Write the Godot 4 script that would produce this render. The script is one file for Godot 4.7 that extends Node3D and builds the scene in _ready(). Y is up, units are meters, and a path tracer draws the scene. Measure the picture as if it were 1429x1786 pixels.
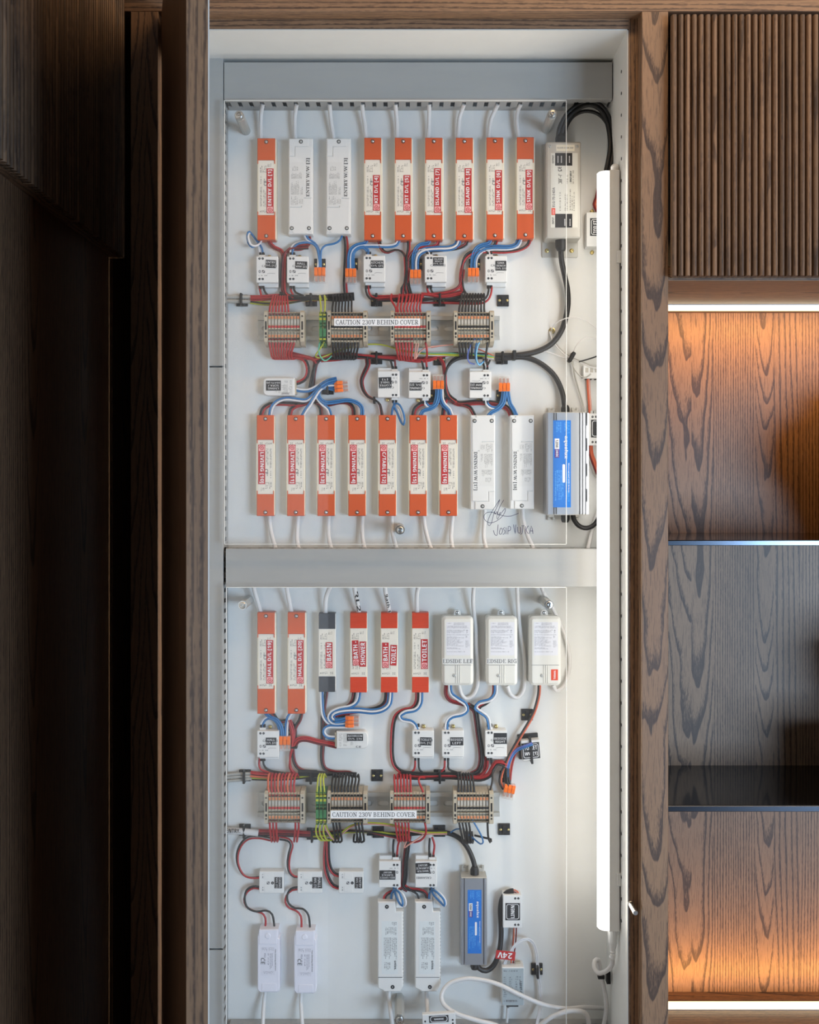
extends Node3D
# Lighting control cabinet in dark oak joinery. z = 0 is the white mounting panel; the camera looks along -z.
const F := 2012.0      # focal length in pixels of the 1429 x 1786 frame
const CX := 700.0      # pixel where the view axis meets the picture
const CY := 840.0
const D := 1.75        # camera to panel
const H := 1.35        # camera above the floor
var M := {}
var used := {}
var cache := {}
var sans: Font
var serif: Font
var plain: Font
var serif_bold: Font

# ------------------------------------------------------------------ helpers
func P(px, py, z = 0.0) -> Vector3:
	return Vector3((px - CX) * (D - z) / F, H - (py - CY) * (D - z) / F, z)

func k(z) -> float:
	return (D - z) / F

func numbered(n: String) -> String:
	if not used.has(n):
		used[n] = 0
		return n
	used[n] += 1
	return "%s_%03d" % [n, used[n]]

func meta(o, label, category, group = "", kind = ""):
	if label: o.set_meta("label", label)
	if category: o.set_meta("category", category)
	if group: o.set_meta("group", group)
	if kind: o.set_meta("kind", kind)
	return o

func thing(called, label, category, group = "", at = Vector3.ZERO, rot = 0.0) -> Node3D:
	var o := Node3D.new()
	o.name = numbered(called)
	add_child(o)
	o.position = at
	o.rotation.z = rot
	meta(o, label, category, group)
	return o

func part(parent, called, mesh, mat, at = Vector3.ZERO, rot = 0.0, label = "") -> MeshInstance3D:
	var o := MeshInstance3D.new()
	o.name = called
	o.mesh = mesh
	o.material_override = M[mat] if mat is String else mat
	parent.add_child(o, true)
	o.position = at
	o.rotation.z = rot
	if label: o.set_meta("label", label)
	return o

func single(called, label, category, group, mesh, mat, at = Vector3.ZERO) -> MeshInstance3D:
	var o := part(self, numbered(called), mesh, mat, at)
	meta(o, label, category, group)
	return o

func struct(called, mesh, mat, label, at = Vector3.ZERO) -> MeshInstance3D:
	var o := part(self, numbered(called), mesh, mat, at)
	meta(o, label, called.get_slice("_", 0) if not called.begins_with("trim") else "trim", "", "structure")
	return o

# ---- meshes
func start() -> SurfaceTool:
	var st := SurfaceTool.new()
	st.begin(Mesh.PRIMITIVE_TRIANGLES)
	return st

func tri(st, a: Vector3, b: Vector3, c: Vector3, ua = Vector2.ZERO, ub = Vector2.ZERO, uc = Vector2.ZERO):
	var n := (b - a).cross(c - a)
	if n.length_squared() < 1e-20: return
	n = n.normalized()
	st.set_normal(n); st.set_uv(ua); st.add_vertex(a)
	st.set_normal(n); st.set_uv(uc); st.add_vertex(c)
	st.set_normal(n); st.set_uv(ub); st.add_vertex(b)

func quad(st, a, b, c, d, uv = false):
	if uv:
		tri(st, a, b, c, Vector2(0, 1), Vector2(1, 1), Vector2(1, 0))
		tri(st, a, c, d, Vector2(0, 1), Vector2(1, 0), Vector2(0, 0))
	else:
		tri(st, a, b, c)
		tri(st, a, c, d)

func rr(w: float, h: float, r: float, n := 3) -> PackedVector2Array:
	var p := PackedVector2Array()
	if r <= 0.0:
		return PackedVector2Array([Vector2(-w / 2, -h / 2), Vector2(w / 2, -h / 2), Vector2(w / 2, h / 2), Vector2(-w / 2, h / 2)])
	for q in 4:
		var c := Vector2((w / 2 - r) * (1 if q in [0, 3] else -1), (h / 2 - r) * (1 if q < 2 else -1))
		for i in n + 1:
			var a := PI / 2 * (q + float(i) / n)
			p.append(c + Vector2(cos(a), sin(a)) * r)
	return p

func inset(p: PackedVector2Array, d: float) -> PackedVector2Array:
	var o := PackedVector2Array()
	var n := p.size()
	for i in n:
		var a := (p[i] - p[(i + n - 1) % n]).normalized()
		var b := (p[(i + 1) % n] - p[i]).normalized()
		var na := Vector2(-a.y, a.x)
		var nb := Vector2(-b.y, b.x)
		var m := na + nb
		var l := m.length_squared()
		o.append(p[i] + (m * (2.0 * d / l) if l > 0.1 else na * d))
	return o

func mp(p: Vector2, w: float, axis: String) -> Vector3:
	if axis == "x": return Vector3(w, p.x, p.y)
	if axis == "y": return Vector3(p.x, w, p.y)
	return Vector3(p.x, p.y, w)

func ext_to(st, poly: PackedVector2Array, a: float, b: float, axis := "z", ch := 0.0, both := false):
	if Geometry2D.is_polygon_clockwise(poly):
		poly = poly.duplicate()
		poly.reverse()
	var q := inset(poly, ch) if ch > 0.0 else poly
	var n := poly.size()
	var fl := axis == "y"
	var rings := []
	if both and ch > 0.0: rings.append([q, a])
	rings.append([poly, a + (ch if both else 0.0)])
	rings.append([poly, b - ch])
	if ch > 0.0: rings.append([q, b])
	for s in rings.size() - 1:
		for i in n:
			var j := (i + 1) % n
			var v0 := mp(rings[s][0][i], rings[s][1], axis)
			var v1 := mp(rings[s][0][j], rings[s][1], axis)
			var v2 := mp(rings[s + 1][0][j], rings[s + 1][1], axis)
			var v3 := mp(rings[s + 1][0][i], rings[s + 1][1], axis)
			if fl: quad(st, v1, v0, v3, v2)
			else: quad(st, v0, v1, v2, v3)
	var t := Geometry2D.triangulate_polygon(poly)
	for i in range(0, t.size(), 3):
		var f := [q[t[i]], q[t[i + 1]], q[t[i + 2]]]
		if (f[1] - f[0]).cross(f[2] - f[0]) < 0: f.reverse()
		if fl: f.reverse()
		tri(st, mp(f[0], b, axis), mp(f[1], b, axis), mp(f[2], b, axis))
		var g: Array = f if both else [poly[t[i]], poly[t[i + 1]], poly[t[i + 2]]]
		if not both:
			if (g[1] - g[0]).cross(g[2] - g[0]) < 0: g.reverse()
			if fl: g.reverse()
		tri(st, mp(g[2], a, axis), mp(g[1], a, axis), mp(g[0], a, axis))

func ext(poly, a, b, axis := "z", ch := 0.0, both := false) -> ArrayMesh:
	var st := start()
	ext_to(st, poly, a, b, axis, ch, both)
	return st.commit()

func rbox(w, h, z0, z1, r := 0.0, ch := 0.0) -> ArrayMesh:
	var key := "rbox %.5f %.5f %.5f %.5f %.5f %.5f" % [w, h, z0, z1, r, ch]
	if not cache.has(key): cache[key] = ext(rr(w, h, r), z0, z1, "z", ch)
	return cache[key]

func box_to(st, x0, y0, z0, x1, y1, z1, ch := 0.0):
	var p := PackedVector2Array([Vector2(x0, y0), Vector2(x1, y0), Vector2(x1, y1), Vector2(x0, y1)])
	ext_to(st, p, z0, z1, "z", ch, ch > 0)

func box(x0, y0, z0, x1, y1, z1, ch := 0.0) -> ArrayMesh:
	var st := start()
	box_to(st, x0, y0, z0, x1, y1, z1, ch)
	return st.commit()

func sticker(w, h, t := 0.0002, turn := 0) -> ArrayMesh:      # a thin label whose front carries UVs, turned by quarter turns
	var key := "sticker %.5f %.5f %.5f %d" % [w, h, t, turn]
	if cache.has(key): return cache[key]
	var st := start()
	var c := [Vector3(-w / 2, -h / 2, t), Vector3(w / 2, -h / 2, t), Vector3(w / 2, h / 2, t), Vector3(-w / 2, h / 2, t)]
	var u := [Vector2(0, 1), Vector2(1, 1), Vector2(1, 0), Vector2(0, 0)]
	var v := []
	for i in 4: v.append(u[(i + 4 - turn) % 4])
	tri(st, c[0], c[1], c[2], v[0], v[1], v[2])
	tri(st, c[0], c[2], c[3], v[0], v[2], v[3])
	for i in 4:
		var a: Vector3 = c[i]
		var b: Vector3 = c[(i + 1) % 4]
		quad(st, Vector3(a.x, a.y, 0), Vector3(b.x, b.y, 0), b, a)
	cache[key] = st.commit()
	return cache[key]

func lathe(prof: Array, n := 12) -> ArrayMesh:          # prof: [radius, z] pairs, from back to front
	var st := start()
	for s in prof.size() - 1:
		for i in n:
			var a := TAU * i / n
			var b := TAU * (i + 1) / n
			var p = prof[s]
			var q = prof[s + 1]
			quad(st, Vector3(cos(a) * p[0], sin(a) * p[0], p[1]), Vector3(cos(b) * p[0], sin(b) * p[0], p[1]), Vector3(cos(b) * q[0], sin(b) * q[0], q[1]), Vector3(cos(a) * q[0], sin(a) * q[0], q[1]))
	return st.commit()

func smooth(pts: Array, n := 5) -> PackedVector3Array:
	var o := PackedVector3Array()
	var m := pts.size()
	for i in m - 1:
		var p0: Vector3 = pts[maxi(i - 1, 0)]
		var p1: Vector3 = pts[i]
		var p2: Vector3 = pts[i + 1]
		var p3: Vector3 = pts[mini(i + 2, m - 1)]
		var steps := clampi(int(p1.distance_to(p2) / 0.004), 2, n)
		for s in steps:
			var t := float(s) / steps
			# centripetal-like tangents keep the curve from overshooting
			var d1 := (p2 - p0) * 0.5
			var d2 := (p3 - p1) * 0.5
			var l := p1.distance_to(p2) * 1.2
			d1 = d1.limit_length(l)
			d2 = d2.limit_length(l)
			var h00 := 2 * t * t * t - 3 * t * t + 1
			var h10 := t * t * t - 2 * t * t + t
			var h01 := -2 * t * t * t + 3 * t * t
			var h11 := t * t * t - t * t
			o.append(p1 * h00 + d1 * h10 + p2 * h01 + d2 * h11)
	o.append(pts[m - 1])
	return o

func tube(path: PackedVector3Array, r: float, n := 8) -> ArrayMesh:
	var st := start()
	var side := Vector3.ZERO
	var rings := []
	var m := path.size()
	for i in m:
		var d := (path[mini(i + 1, m - 1)] - path[maxi(i - 1, 0)]).normalized()
		if side == Vector3.ZERO:
			side = d.cross(Vector3(0, 0, 1))
			if side.length() < 0.2: side = d.cross(Vector3(1, 0, 0))
		side = (side - d * side.dot(d)).normalized()
		var up := d.cross(side)
		var ring := []
		for j in n:
			var a := TAU * j / n
			ring.append(side * cos(a) + up * sin(a))
		rings.append(ring)
	for i in m - 1:
		for j in n:
			var j2 := (j + 1) % n
			var nn := [rings[i][j], rings[i][j2], rings[i + 1][j2], rings[i + 1][j]]
			var vv := [path[i] + nn[0] * r, path[i] + nn[1] * r, path[i + 1] + nn[2] * r, path[i + 1] + nn[3] * r]
			for t in [0, 2, 1, 0, 3, 2]:
				st.set_normal(nn[t]); st.set_uv(Vector2.ZERO)
				st.add_vertex(vv[t])
	for e in [0, m - 1]:
		for j in n:
			tri(st, path[e], path[e] + rings[e][j] * r, path[e] + rings[e][(j + 1) % n] * r)
	return st.commit()

func ribbon(pts: Array, w: float, z := 0.0, n := 6) -> ArrayMesh:   # a flat stroke of ink
	var st := start()
	var v3 := []
	for p in pts: v3.append(Vector3(p.x, p.y, z))
	var path := smooth(v3, n)
	var m := path.size()
	for i in m - 1:
		var d0 := (path[mini(i + 1, m - 1)] - path[maxi(i - 1, 0)]).normalized()
		var d1 := (path[mini(i + 2, m - 1)] - path[i]).normalized()
		var s0 := Vector3(-d0.y, d0.x, 0) * w / 2
		var s1 := Vector3(-d1.y, d1.x, 0) * w / 2
		quad(st, path[i] - s0, path[i + 1] - s1, path[i + 1] + s1, path[i] + s0)
	return st.commit()

func txt(parent, s: String, at: Vector3, w: float, h: float, rot, mat, font = null) -> MeshInstance3D:
	var key := "txt " + s + str(font)
	if not cache.has(key):
		var t := TextMesh.new()
		t.text = s
		t.font = font if font else sans
		t.font_size = 32
		t.pixel_size = 0.01
		t.curve_step = 2.0
		t.depth = 0.0
		var arrays := t.get_mesh_arrays()
		var am := ArrayMesh.new()
		am.add_surface_from_arrays(Mesh.PRIMITIVE_TRIANGLES, arrays)
		var bb := am.get_aabb()
		var vs: PackedVector3Array = arrays[Mesh.ARRAY_VERTEX]
		for i in vs.size():
			vs[i] = Vector3((vs[i].x - bb.position.x) / maxf(bb.size.x, 1e-6) - 0.5, (vs[i].y - bb.position.y) / maxf(bb.size.y, 1e-6) - 0.5, 0)
		arrays[Mesh.ARRAY_VERTEX] = vs
		am = ArrayMesh.new()
		am.add_surface_from_arrays(Mesh.PRIMITIVE_TRIANGLES, arrays)
		cache[key] = am
	var o := part(parent, "lettering", cache[key], mat, at, rot)
	o.scale = Vector3(w, h, 1)
	return o

# ---- textures
func grain(w: int, h: int, mw: float, mh: float, seed_: int, strips: Array, light: Color, dark: Color) -> ImageTexture:
	# plain-sawn and straight oak: growth rings as contour lines of a warped field, with torn pores
	var nz := FastNoiseLite.new()
	nz.seed = seed_
	nz.noise_type = FastNoiseLite.TYPE_SIMPLEX
	nz.frequency = 1.0
	var data := PackedByteArray()
	data.resize(w * h * 3)
	var at := 0
	for j in h:
		var y := mh * j / h
		for i in w:
			var x := mw * i / w
			var s = strips[strips.size() - 1]
			for q in strips:
				if x < q[0]:
					s = q
					break
			# s: right edge, kind, centre, ring density across, ring density along, line weight
			var warp := nz.get_noise_2d(x * 7.0 + s[2] * 37.0, y * (1.6 if s[1] == 1 else 0.7) + seed_)
			var tear := nz.get_noise_2d(x * 900.0, y * 70.0)
			var pore := nz.get_noise_2d(x * 620.0 + 50.0, y * 16.0)
			var r := 0.0
			var dx: float = x - s[2]
			if s[1] == 1:
				r = dx * dx * s[3] + (y + warp * 0.09) * s[4] + warp * 0.35
			else:
				r = dx * s[3] + y * s[4] * 0.5 + warp * 0.9
			var f := r - floorf(r)
			var line := smoothstep(1.0 - s[5] - 0.12, 1.0 - s[5] * 0.4, f + tear * 0.16) * (1.0 - smoothstep(0.96, 1.0, f))
			var v := clampf(line * 0.85 + clampf(pore * 1.3 - 0.25, 0.0, 0.5) + tear * 0.05, 0.0, 1.0)
			var tone := 1.0 + 0.10 * nz.get_noise_2d(x * 4.0 + 9.0, y * 0.8) + 0.04 * pore
			var c := light.lerp(dark, v)
			data[at] = int(clampf(c.r * tone, 0, 1) * 255)
			data[at + 1] = int(clampf(c.g * tone, 0, 1) * 255)
			data[at + 2] = int(clampf(c.b * tone, 0, 1) * 255)
			at += 3
	return ImageTexture.create_from_image(Image.create_from_data(w, h, false, Image.FORMAT_RGB8, data))

func print_tex(w: int, h: int, bg: Color, ink: Color, blocks: Array, seed_: int) -> ImageTexture:
	# flat small print: blocks [x, y, w, h, character height] filled with rows of letter-like strokes
	var im := Image.create(w, h, false, Image.FORMAT_RGB8)
	im.fill(bg)
	var rng := RandomNumberGenerator.new()
	rng.seed = seed_
	for b in blocks:
		var ch: int = b[4]
		var cw := maxi(2, int(ch * 0.62))
		var th := maxi(1, ch / 6)
		var y: int = b[1]
		while y + ch <= b[1] + b[3]:
			var x: int = b[0]
			var word := rng.randi_range(2, 8)
			var stop: int = b[0] + int(b[2] * rng.randf_range(0.6, 1.0))
			while x + cw <= stop:
				word -= 1
				if word < 0:
					word = rng.randi_range(2, 8)
				else:
					if rng.randf() < 0.7: im.fill_rect(Rect2i(x, y, th, ch), ink)
					if rng.randf() < 0.5: im.fill_rect(Rect2i(x, y, cw - 1, th), ink)
					if rng.randf() < 0.5: im.fill_rect(Rect2i(x, y + ch / 2, cw - 1, th), ink)
					if rng.randf() < 0.5: im.fill_rect(Rect2i(x, y + ch - th, cw - 1, th), ink)
					if rng.randf() < 0.4: im.fill_rect(Rect2i(x + cw - 1 - th, y, th, ch), ink)
				x += cw
			y += int(ch * 1.5) + 1
	return ImageTexture.create_from_image(im)

func speckle(base: Color, amount: float, freq: float, seed_: int) -> NoiseTexture2D:
	var n := FastNoiseLite.new()
	n.seed = seed_
	n.frequency = freq
	n.fractal_octaves = 4
	var t := NoiseTexture2D.new()
	t.width = 256
	t.height = 256
	t.seamless = true
	t.noise = n
	var g := Gradient.new()
	g.set_color(0, base.darkened(amount))
	g.set_color(1, base.lightened(amount * 0.6))
	t.color_ramp = g
	return t

func mat(key: String, c: Color, rough := 0.5, metal := 0.0, tex = null) -> StandardMaterial3D:
	var m := StandardMaterial3D.new()
	m.resource_name = key
	m.albedo_color = c
	m.roughness = rough
	m.metallic = metal
	if tex:
		m.albedo_texture = tex
	M[key] = m
	return m

func tri_mat(key, tex, scale: Vector3, rough := 0.5, offset := Vector3.ZERO, tint := Color.WHITE):
	var m := mat(key, tint, rough, 0.0, tex)
	m.uv1_triplanar = true
	m.uv1_world_triplanar = true
	m.uv1_scale = scale
	m.uv1_offset = offset
	return m

func glow(key, c: Color, e: float):
	var m := mat(key, Color(0.9, 0.9, 0.9), 0.4)
	m.emission_enabled = true
	m.emission = c
	m.emission_energy_multiplier = e
	return m

func area(called, at: Vector3, towards: Vector3, sx, sy, c: Color, e):
	var l := AreaLight3D.new()
	l.name = called
	add_child(l)
	l.area_size = Vector2(sx, sy)
	l.light_color = c
	l.light_energy = e
	l.area_normalize_energy = true
	l.shadow_enabled = true
	l.area_range = 8.0
	l.position = at
	l.basis = Basis.looking_at(towards, Vector3.UP if absf(towards.y) < 0.9 else Vector3(0, 0, 1))
	return l

# ------------------------------------------------------------------ scene
func _ready():
	# camera
	var cam := Camera3D.new()
	cam.name = "camera"
	cam.projection = Camera3D.PROJECTION_FRUSTUM
	cam.near = 0.05
	cam.far = 50.0
	cam.size = 1786.0 / F * cam.near
	cam.frustum_offset = Vector2((714.5 - CX) / F, -(893.0 - CY) / F) * cam.near
	add_child(cam)
	cam.position = Vector3(0, H, D)
	cam.current = true
	# sky and exposure
	var we := WorldEnvironment.new()
	we.name = "environment"
	var env := Environment.new()
	env.background_mode = Environment.BG_COLOR
	env.background_color = Color(0.74, 0.85, 1.0)
	env.background_energy_multiplier = 1.0
	env.tonemap_mode = Environment.TONE_MAPPER_LINEAR
	env.tonemap_exposure = 1.1
	env.sdfgi_enabled = true
	env.ssao_enabled = true
	env.ssil_enabled = true
	we.environment = env
	add_child(we)
	# daylight through the window behind and to one side, the work light in the cabinet, the strips in the niche
	area("window_daylight", Vector3(2.27, 0.89, 3.15), Vector3(0, 0, -1), 1.60, 1.13, Color(0.78, 0.89, 1.0), 9.3)
	area("ceiling_panel_light", Vector3(0.75, 2.476, 0.78), Vector3(0, -1, 0), 1.3, 0.22, Color(1.0, 0.80, 0.55), 0.85)
	area("cabinet_tube_inner_light", Vector3(0.2812, 1.262, 0.0895), Vector3(-1, 0, -0.9), 0.014, 1.10, Color(1.0, 0.98, 0.94), 0.012)
	area("cabinet_tube_outer_light", Vector3(0.2812, 1.262, 0.1105), Vector3(-1, 0, 0.9), 0.014, 1.10, Color(1.0, 0.96, 0.88), 0.23)
	area("niche_top_strip_light", Vector3(0.70, 1.6105, -0.0335), Vector3(0, -1, -0.7), 0.62, 0.008, Color(1.0, 0.68, 0.24), 0.088)
	area("niche_bottom_strip_light", Vector3(0.70, 0.5370, -0.0600), Vector3(0, 1, -0.5), 0.62, 0.008, Color(1.0, 0.68, 0.24), 0.075)

	sans = SystemFont.new()
	sans.font_names = PackedStringArray(["Droid Sans"])
	sans.font_weight = 700
	plain = SystemFont.new()
	plain.font_names = PackedStringArray(["Droid Sans"])
	serif = SystemFont.new()
	serif.font_names = PackedStringArray(["Droid Serif"])
	serif_bold = SystemFont.new()
	serif_bold.font_names = PackedStringArray(["Droid Serif"])
	serif_bold.font_weight = 700
	materials()
	setting()
	joinery()
	ducts()
	devices()
	terminals()
	wires()
	covers()
	print("built ", get_child_count())

func materials():
	var oak_l := Color(0.60, 0.47, 0.36)
	var oak_d := Color(0.30, 0.235, 0.20)
	var gv := grain(192, 1024, 0.20, 1.6, 3, [[0.06, 0, 0.0, 150.0, 1.2, 0.30], [0.10, 1, 0.085, 2600.0, 7.0, 0.26], [0.2, 0, 0.15, 190.0, -0.8, 0.25]], oak_l, oak_d)
	tri_mat("oak", gv, Vector3(5.0, 0.625, 5.0), 0.42, Vector3(0, -0.3125, 0))
	var img: Image = gv.get_image().duplicate()
	img.rotate_90(CLOCKWISE)
	tri_mat("oak_rail", ImageTexture.create_from_image(img), Vector3(0.625, 5.0, 5.0), 0.42, Vector3(0.5, 0, 0))
	for i in 6:
		tri_mat("slat%d" % i, gv, Vector3(5.0, 0.625, 5.0), 0.5, Vector3(0.17 * i, 0.29 * i, 0.13 * i), Color(1, 1, 1).darkened([0.12, 0.2, 0.06, 0.26, 0.16, 0.1][i]))
	var gp := grain(96, 1536, 0.06, 2.2, 11, [[0.033, 1, 0.028, 1900.0, 8.5, 0.28], [0.06, 1, 0.028, 2600.0, 8.5, 0.22]], oak_l, oak_d)
	tri_mat("oak_stile", gp, Vector3(1.0 / 0.06, 1.0 / 2.2, 1.0 / 0.06), 0.42, Vector3(0.5 - 0.345 / 0.06, 0, 0))
	var gb := grain(640, 1560, 0.40, 1.3, 23, [
		[0.039, 1, 0.030, 1500.0, 9.0, 0.22], [0.075, 1, 0.048, 3200.0, 7.0, 0.40], [0.143, 0, 0.1, 235.0, 0.7, 0.34],
		[0.1725, 1, 0.158, 4200.0, 12.0, 0.26], [0.215, 0, 0.19, 120.0, -3.0, 0.30], [0.30, 0, 0.25, 200.0, 1.0, 0.32], [0.4, 1, 0.34, 1500.0, 10.0, 0.28]], oak_l.lightened(0.06), oak_d)
	tri_mat("oak_veneer", gb, Vector3(2.5, 1.0 / 1.3, 2.5), 0.45, Vector3(-0.43 / 0.40, -0.35, 0))
	tri_mat("panel_white", speckle(Color(0.90, 0.90, 0.885), 0.015, 0.02, 5), Vector3(3, 3, 3), 0.42)
	tri_mat("duct_grey", speckle(Color(0.64, 0.64, 0.63), 0.02, 0.01, 6), Vector3(2, 12, 2), 0.45)
	mat("dark_paint", Color(0.34, 0.31, 0.28), 0.8)
	glow("panel_glow", Color(1.0, 0.90, 0.76), 1.3)
	mat("plaster", Color(0.78, 0.77, 0.75), 0.8)
	tri_mat("floor_oak", gv, Vector3(2.0, 0.6, 0.6), 0.4)
	mat("black_gloss", Color(0.035, 0.037, 0.042), 0.10)
	mat("white_plastic", Color(0.88, 0.88, 0.87), 0.38)
	mat("cream_plastic", Color(0.89, 0.86, 0.78), 0.4)
	mat("warm_plastic", Color(0.87, 0.865, 0.835), 0.38)
	mat("cool_plastic", Color(0.88, 0.88, 0.92), 0.35)
	tri_mat("orange", speckle(Color(0.82, 0.33, 0.10), 0.02, 0.08, 8), Vector3(20, 20, 20), 0.4)
	mat("orange_red", Color(0.85, 0.25, 0.07), 0.42)
	mat("charcoal", Color(0.25, 0.26, 0.28), 0.5)
	mat("red_tape", Color(0.74, 0.16, 0.17), 0.4)
	mat("pink_print", Color(0.95, 0.68, 0.68), 0.45)
	mat("white_print", Color(0.93, 0.93, 0.93), 0.45)
	mat("black_print", Color(0.07, 0.07, 0.08), 0.5)
	mat("grey_print", Color(0.42, 0.42, 0.43), 0.5)
	mat("black_tape", Color(0.13, 0.135, 0.145), 0.45)
	mat("tie_black", Color(0.06, 0.06, 0.062), 0.5)
	mat("steel", Color(0.75, 0.75, 0.74), 0.28, 1.0)
	mat("dark_steel", Color(0.16, 0.16, 0.17), 0.35, 0.6)
	mat("blued_steel", Color(0.40, 0.44, 0.50), 0.18, 1.0)
	mat("brass", Color(0.80, 0.72, 0.48), 0.3, 1.0)
	mat("zinc", Color(0.74, 0.74, 0.72), 0.42, 0.45)
	mat("alloy", Color(0.68, 0.70, 0.73), 0.38, 0.7)
	mat("alloy_shell", Color(0.74, 0.73, 0.70), 0.45, 0.35)
	mat("terminal_beige", Color(0.72, 0.68, 0.60), 0.5)
	mat("terminal_orange", Color(0.80, 0.50, 0.32), 0.5)
	mat("terminal_marker", Color(0.72, 0.70, 0.66), 0.5)
	mat("jumper_red", Color(0.72, 0.22, 0.22), 0.5)
	mat("jumper_black", Color(0.10, 0.10, 0.10), 0.5)
	mat("earth_green", Color(0.20, 0.50, 0.28), 0.5)
	mat("earth_yellow", Color(0.72, 0.74, 0.14), 0.5)
	mat("lever_orange", Color(0.95, 0.45, 0.10), 0.35)
	mat("copper", Color(0.78, 0.50, 0.38), 0.35, 0.8)
	mat("label_blue", Color(0.08, 0.48, 0.86), 0.4)
	mat("label_purple", Color(0.33, 0.16, 0.52), 0.4)
	mat("ink", Color(0.14, 0.11, 0.28), 0.5)
	mat("cable_white", Color(0.86, 0.85, 0.84), 0.4)
	mat("cable_grey", Color(0.70, 0.69, 0.66), 0.45)
	mat("wire_red", Color(0.66, 0.10, 0.12), 0.4)
	mat("wire_darkred", Color(0.45, 0.08, 0.10), 0.4)
	mat("wire_black", Color(0.085, 0.08, 0.08), 0.45)
	mat("wire_blue", Color(0.17, 0.44, 0.67), 0.38)
	mat("wire_white", Color(0.86, 0.86, 0.87), 0.4)
	mat("wire_earth", Color(0.70, 0.72, 0.16), 0.4)
	mat("wire_teal", Color(0.36, 0.72, 0.60), 0.4)
	mat("wire_pink", Color(0.86, 0.62, 0.56), 0.4)
	mat("wire_cyan", Color(0.45, 0.72, 0.88), 0.4)
	mat("wire_violet", Color(0.35, 0.42, 0.70), 0.4)
	mat("wire_orange", Color(0.80, 0.38, 0.25), 0.4)
	mat("ceramic", Color(0.30, 0.27, 0.25), 0.5)
	mat("paper_cloth", Color(0.45, 0.40, 0.36), 0.8)
	glow("tube_glow", Color(1.0, 0.985, 0.96), 4.2)
	glow("strip_glow", Color(1.0, 0.88, 0.66), 1.9)
	var ac := mat("acrylic", Color(1, 1, 1, 0.012), 0.02)
	ac.transparency = BaseMaterial3D.TRANSPARENCY_ALPHA
	ac.metallic_specular = 0.35
	var ae := mat("acrylic_edge", Color(0.95, 0.95, 0.93, 0.75), 0.3)
	ae.transparency = BaseMaterial3D.TRANSPARENCY_ALPHA
	var cl := mat("clear_plastic", Color(0.97, 0.95, 0.93, 0.22), 0.1)
	cl.transparency = BaseMaterial3D.TRANSPARENCY_ALPHA
	var gl := mat("window_glass", Color(1, 1, 1, 0.04), 0.02)
	gl.transparency = BaseMaterial3D.TRANSPARENCY_ALPHA
	# small print on the labels
	var lab := Color(0.90, 0.88, 0.83)
	var inkc := Color(0.30, 0.29, 0.28)
	mat("print_slim", Color.WHITE, 0.45, 0, print_tex(384, 112, lab, inkc, [[60, 10, 150, 20, 5], [60, 34, 130, 16, 6], [60, 60, 70, 12, 5], [220, 12, 70, 14, 9], [222, 38, 60, 10, 7], [300, 10, 50, 50, 6], [18, 8, 26, 60, 7], [340, 66, 30, 34, 6], [16, 78, 24, 24, 8]], 2))
	mat("print_wide", Color.WHITE, 0.45, 0, print_tex(384, 128, Color(0.86, 0.86, 0.85), Color(0.45, 0.45, 0.45), [[10, 8, 80, 60, 8], [20, 80, 60, 36, 6], [100, 6, 130, 84, 5], [100, 96, 110, 26, 7], [240, 10, 60, 100, 6], [310, 20, 50, 60, 9]], 4))
	mat("print_dense", Color.WHITE, 0.45, 0, print_tex(256, 360, Color(0.87, 0.87, 0.89), Color(0.42, 0.42, 0.46), [[8, 8, 60, 14, 11], [80, 6, 168, 26, 6], [8, 40, 240, 34, 6], [8, 84, 200, 40, 6], [214, 84, 36, 40, 14], [8, 134, 236, 10, 7], [8, 156, 190, 110, 7], [206, 150, 46, 30, 18], [206, 200, 46, 80, 8], [8, 276, 180, 24, 6], [8, 316, 240, 22, 10]], 7))
	mat("print_long", Color.WHITE, 0.45, 0, print_tex(512, 128, Color(0.86, 0.88, 0.88), Color(0.25, 0.26, 0.28), [[10, 10, 40, 50, 9], [60, 12, 90, 90, 8], [160, 8, 220, 40, 7], [160, 54, 220, 60, 6], [400, 60, 90, 50, 8]], 9))
	mat("print_pale", Color.WHITE, 0.4, 0, print_tex(256, 160, Color(0.86, 0.86, 0.90), Color(0.45, 0.45, 0.52), [[8, 10, 40, 60, 8], [8, 90, 40, 60, 8], [60, 24, 150, 40, 6], [60, 70, 150, 26, 12], [60, 106, 140, 40, 18], [220, 10, 30, 130, 8]], 13))
	mat("print_blue", Color.WHITE, 0.4, 0, print_tex(384, 96, Color(0.09, 0.45, 0.80), Color(0.42, 0.70, 0.92), [[8, 8, 60, 34, 6], [8, 52, 60, 34, 6], [220, 40, 150, 50, 6], [230, 8, 60, 20, 6], [310, 8, 60, 24, 7]], 17))
	mat("print_metal", Color.WHITE, 0.45, 0, print_tex(400, 140, Color(0.84, 0.84, 0.81), Color(0.40, 0.40, 0.38), [[90, 44, 130, 20, 8], [90, 72, 120, 18, 6], [90, 98, 130, 30, 6], [235, 40, 90, 28, 18], [235, 80, 90, 14, 9], [235, 102, 80, 26, 7]], 19))
	mat("print_box", Color.WHITE, 0.5, 0, print_tex(128, 192, Color(0.66, 0.70, 0.71), Color(0.34, 0.36, 0.38), [[8, 10, 110, 16, 7], [8, 44, 26, 110, 7], [40, 44, 26, 90, 7], [80, 40, 20, 100, 8], [104, 36, 14, 120, 12], [10, 166, 90, 14, 10]], 21))

# ------------------------------------------------------------------ the setting
const ZF := 0.187      # front face of the oak frame
const ZR := 0.160      # front edge of the steel enclosure, back of the rebate
const XR := 0.3118     # enclosure inner side
const XL := -0.3157
const YT := 1.972      # enclosure inner top
const YB := 0.36

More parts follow.
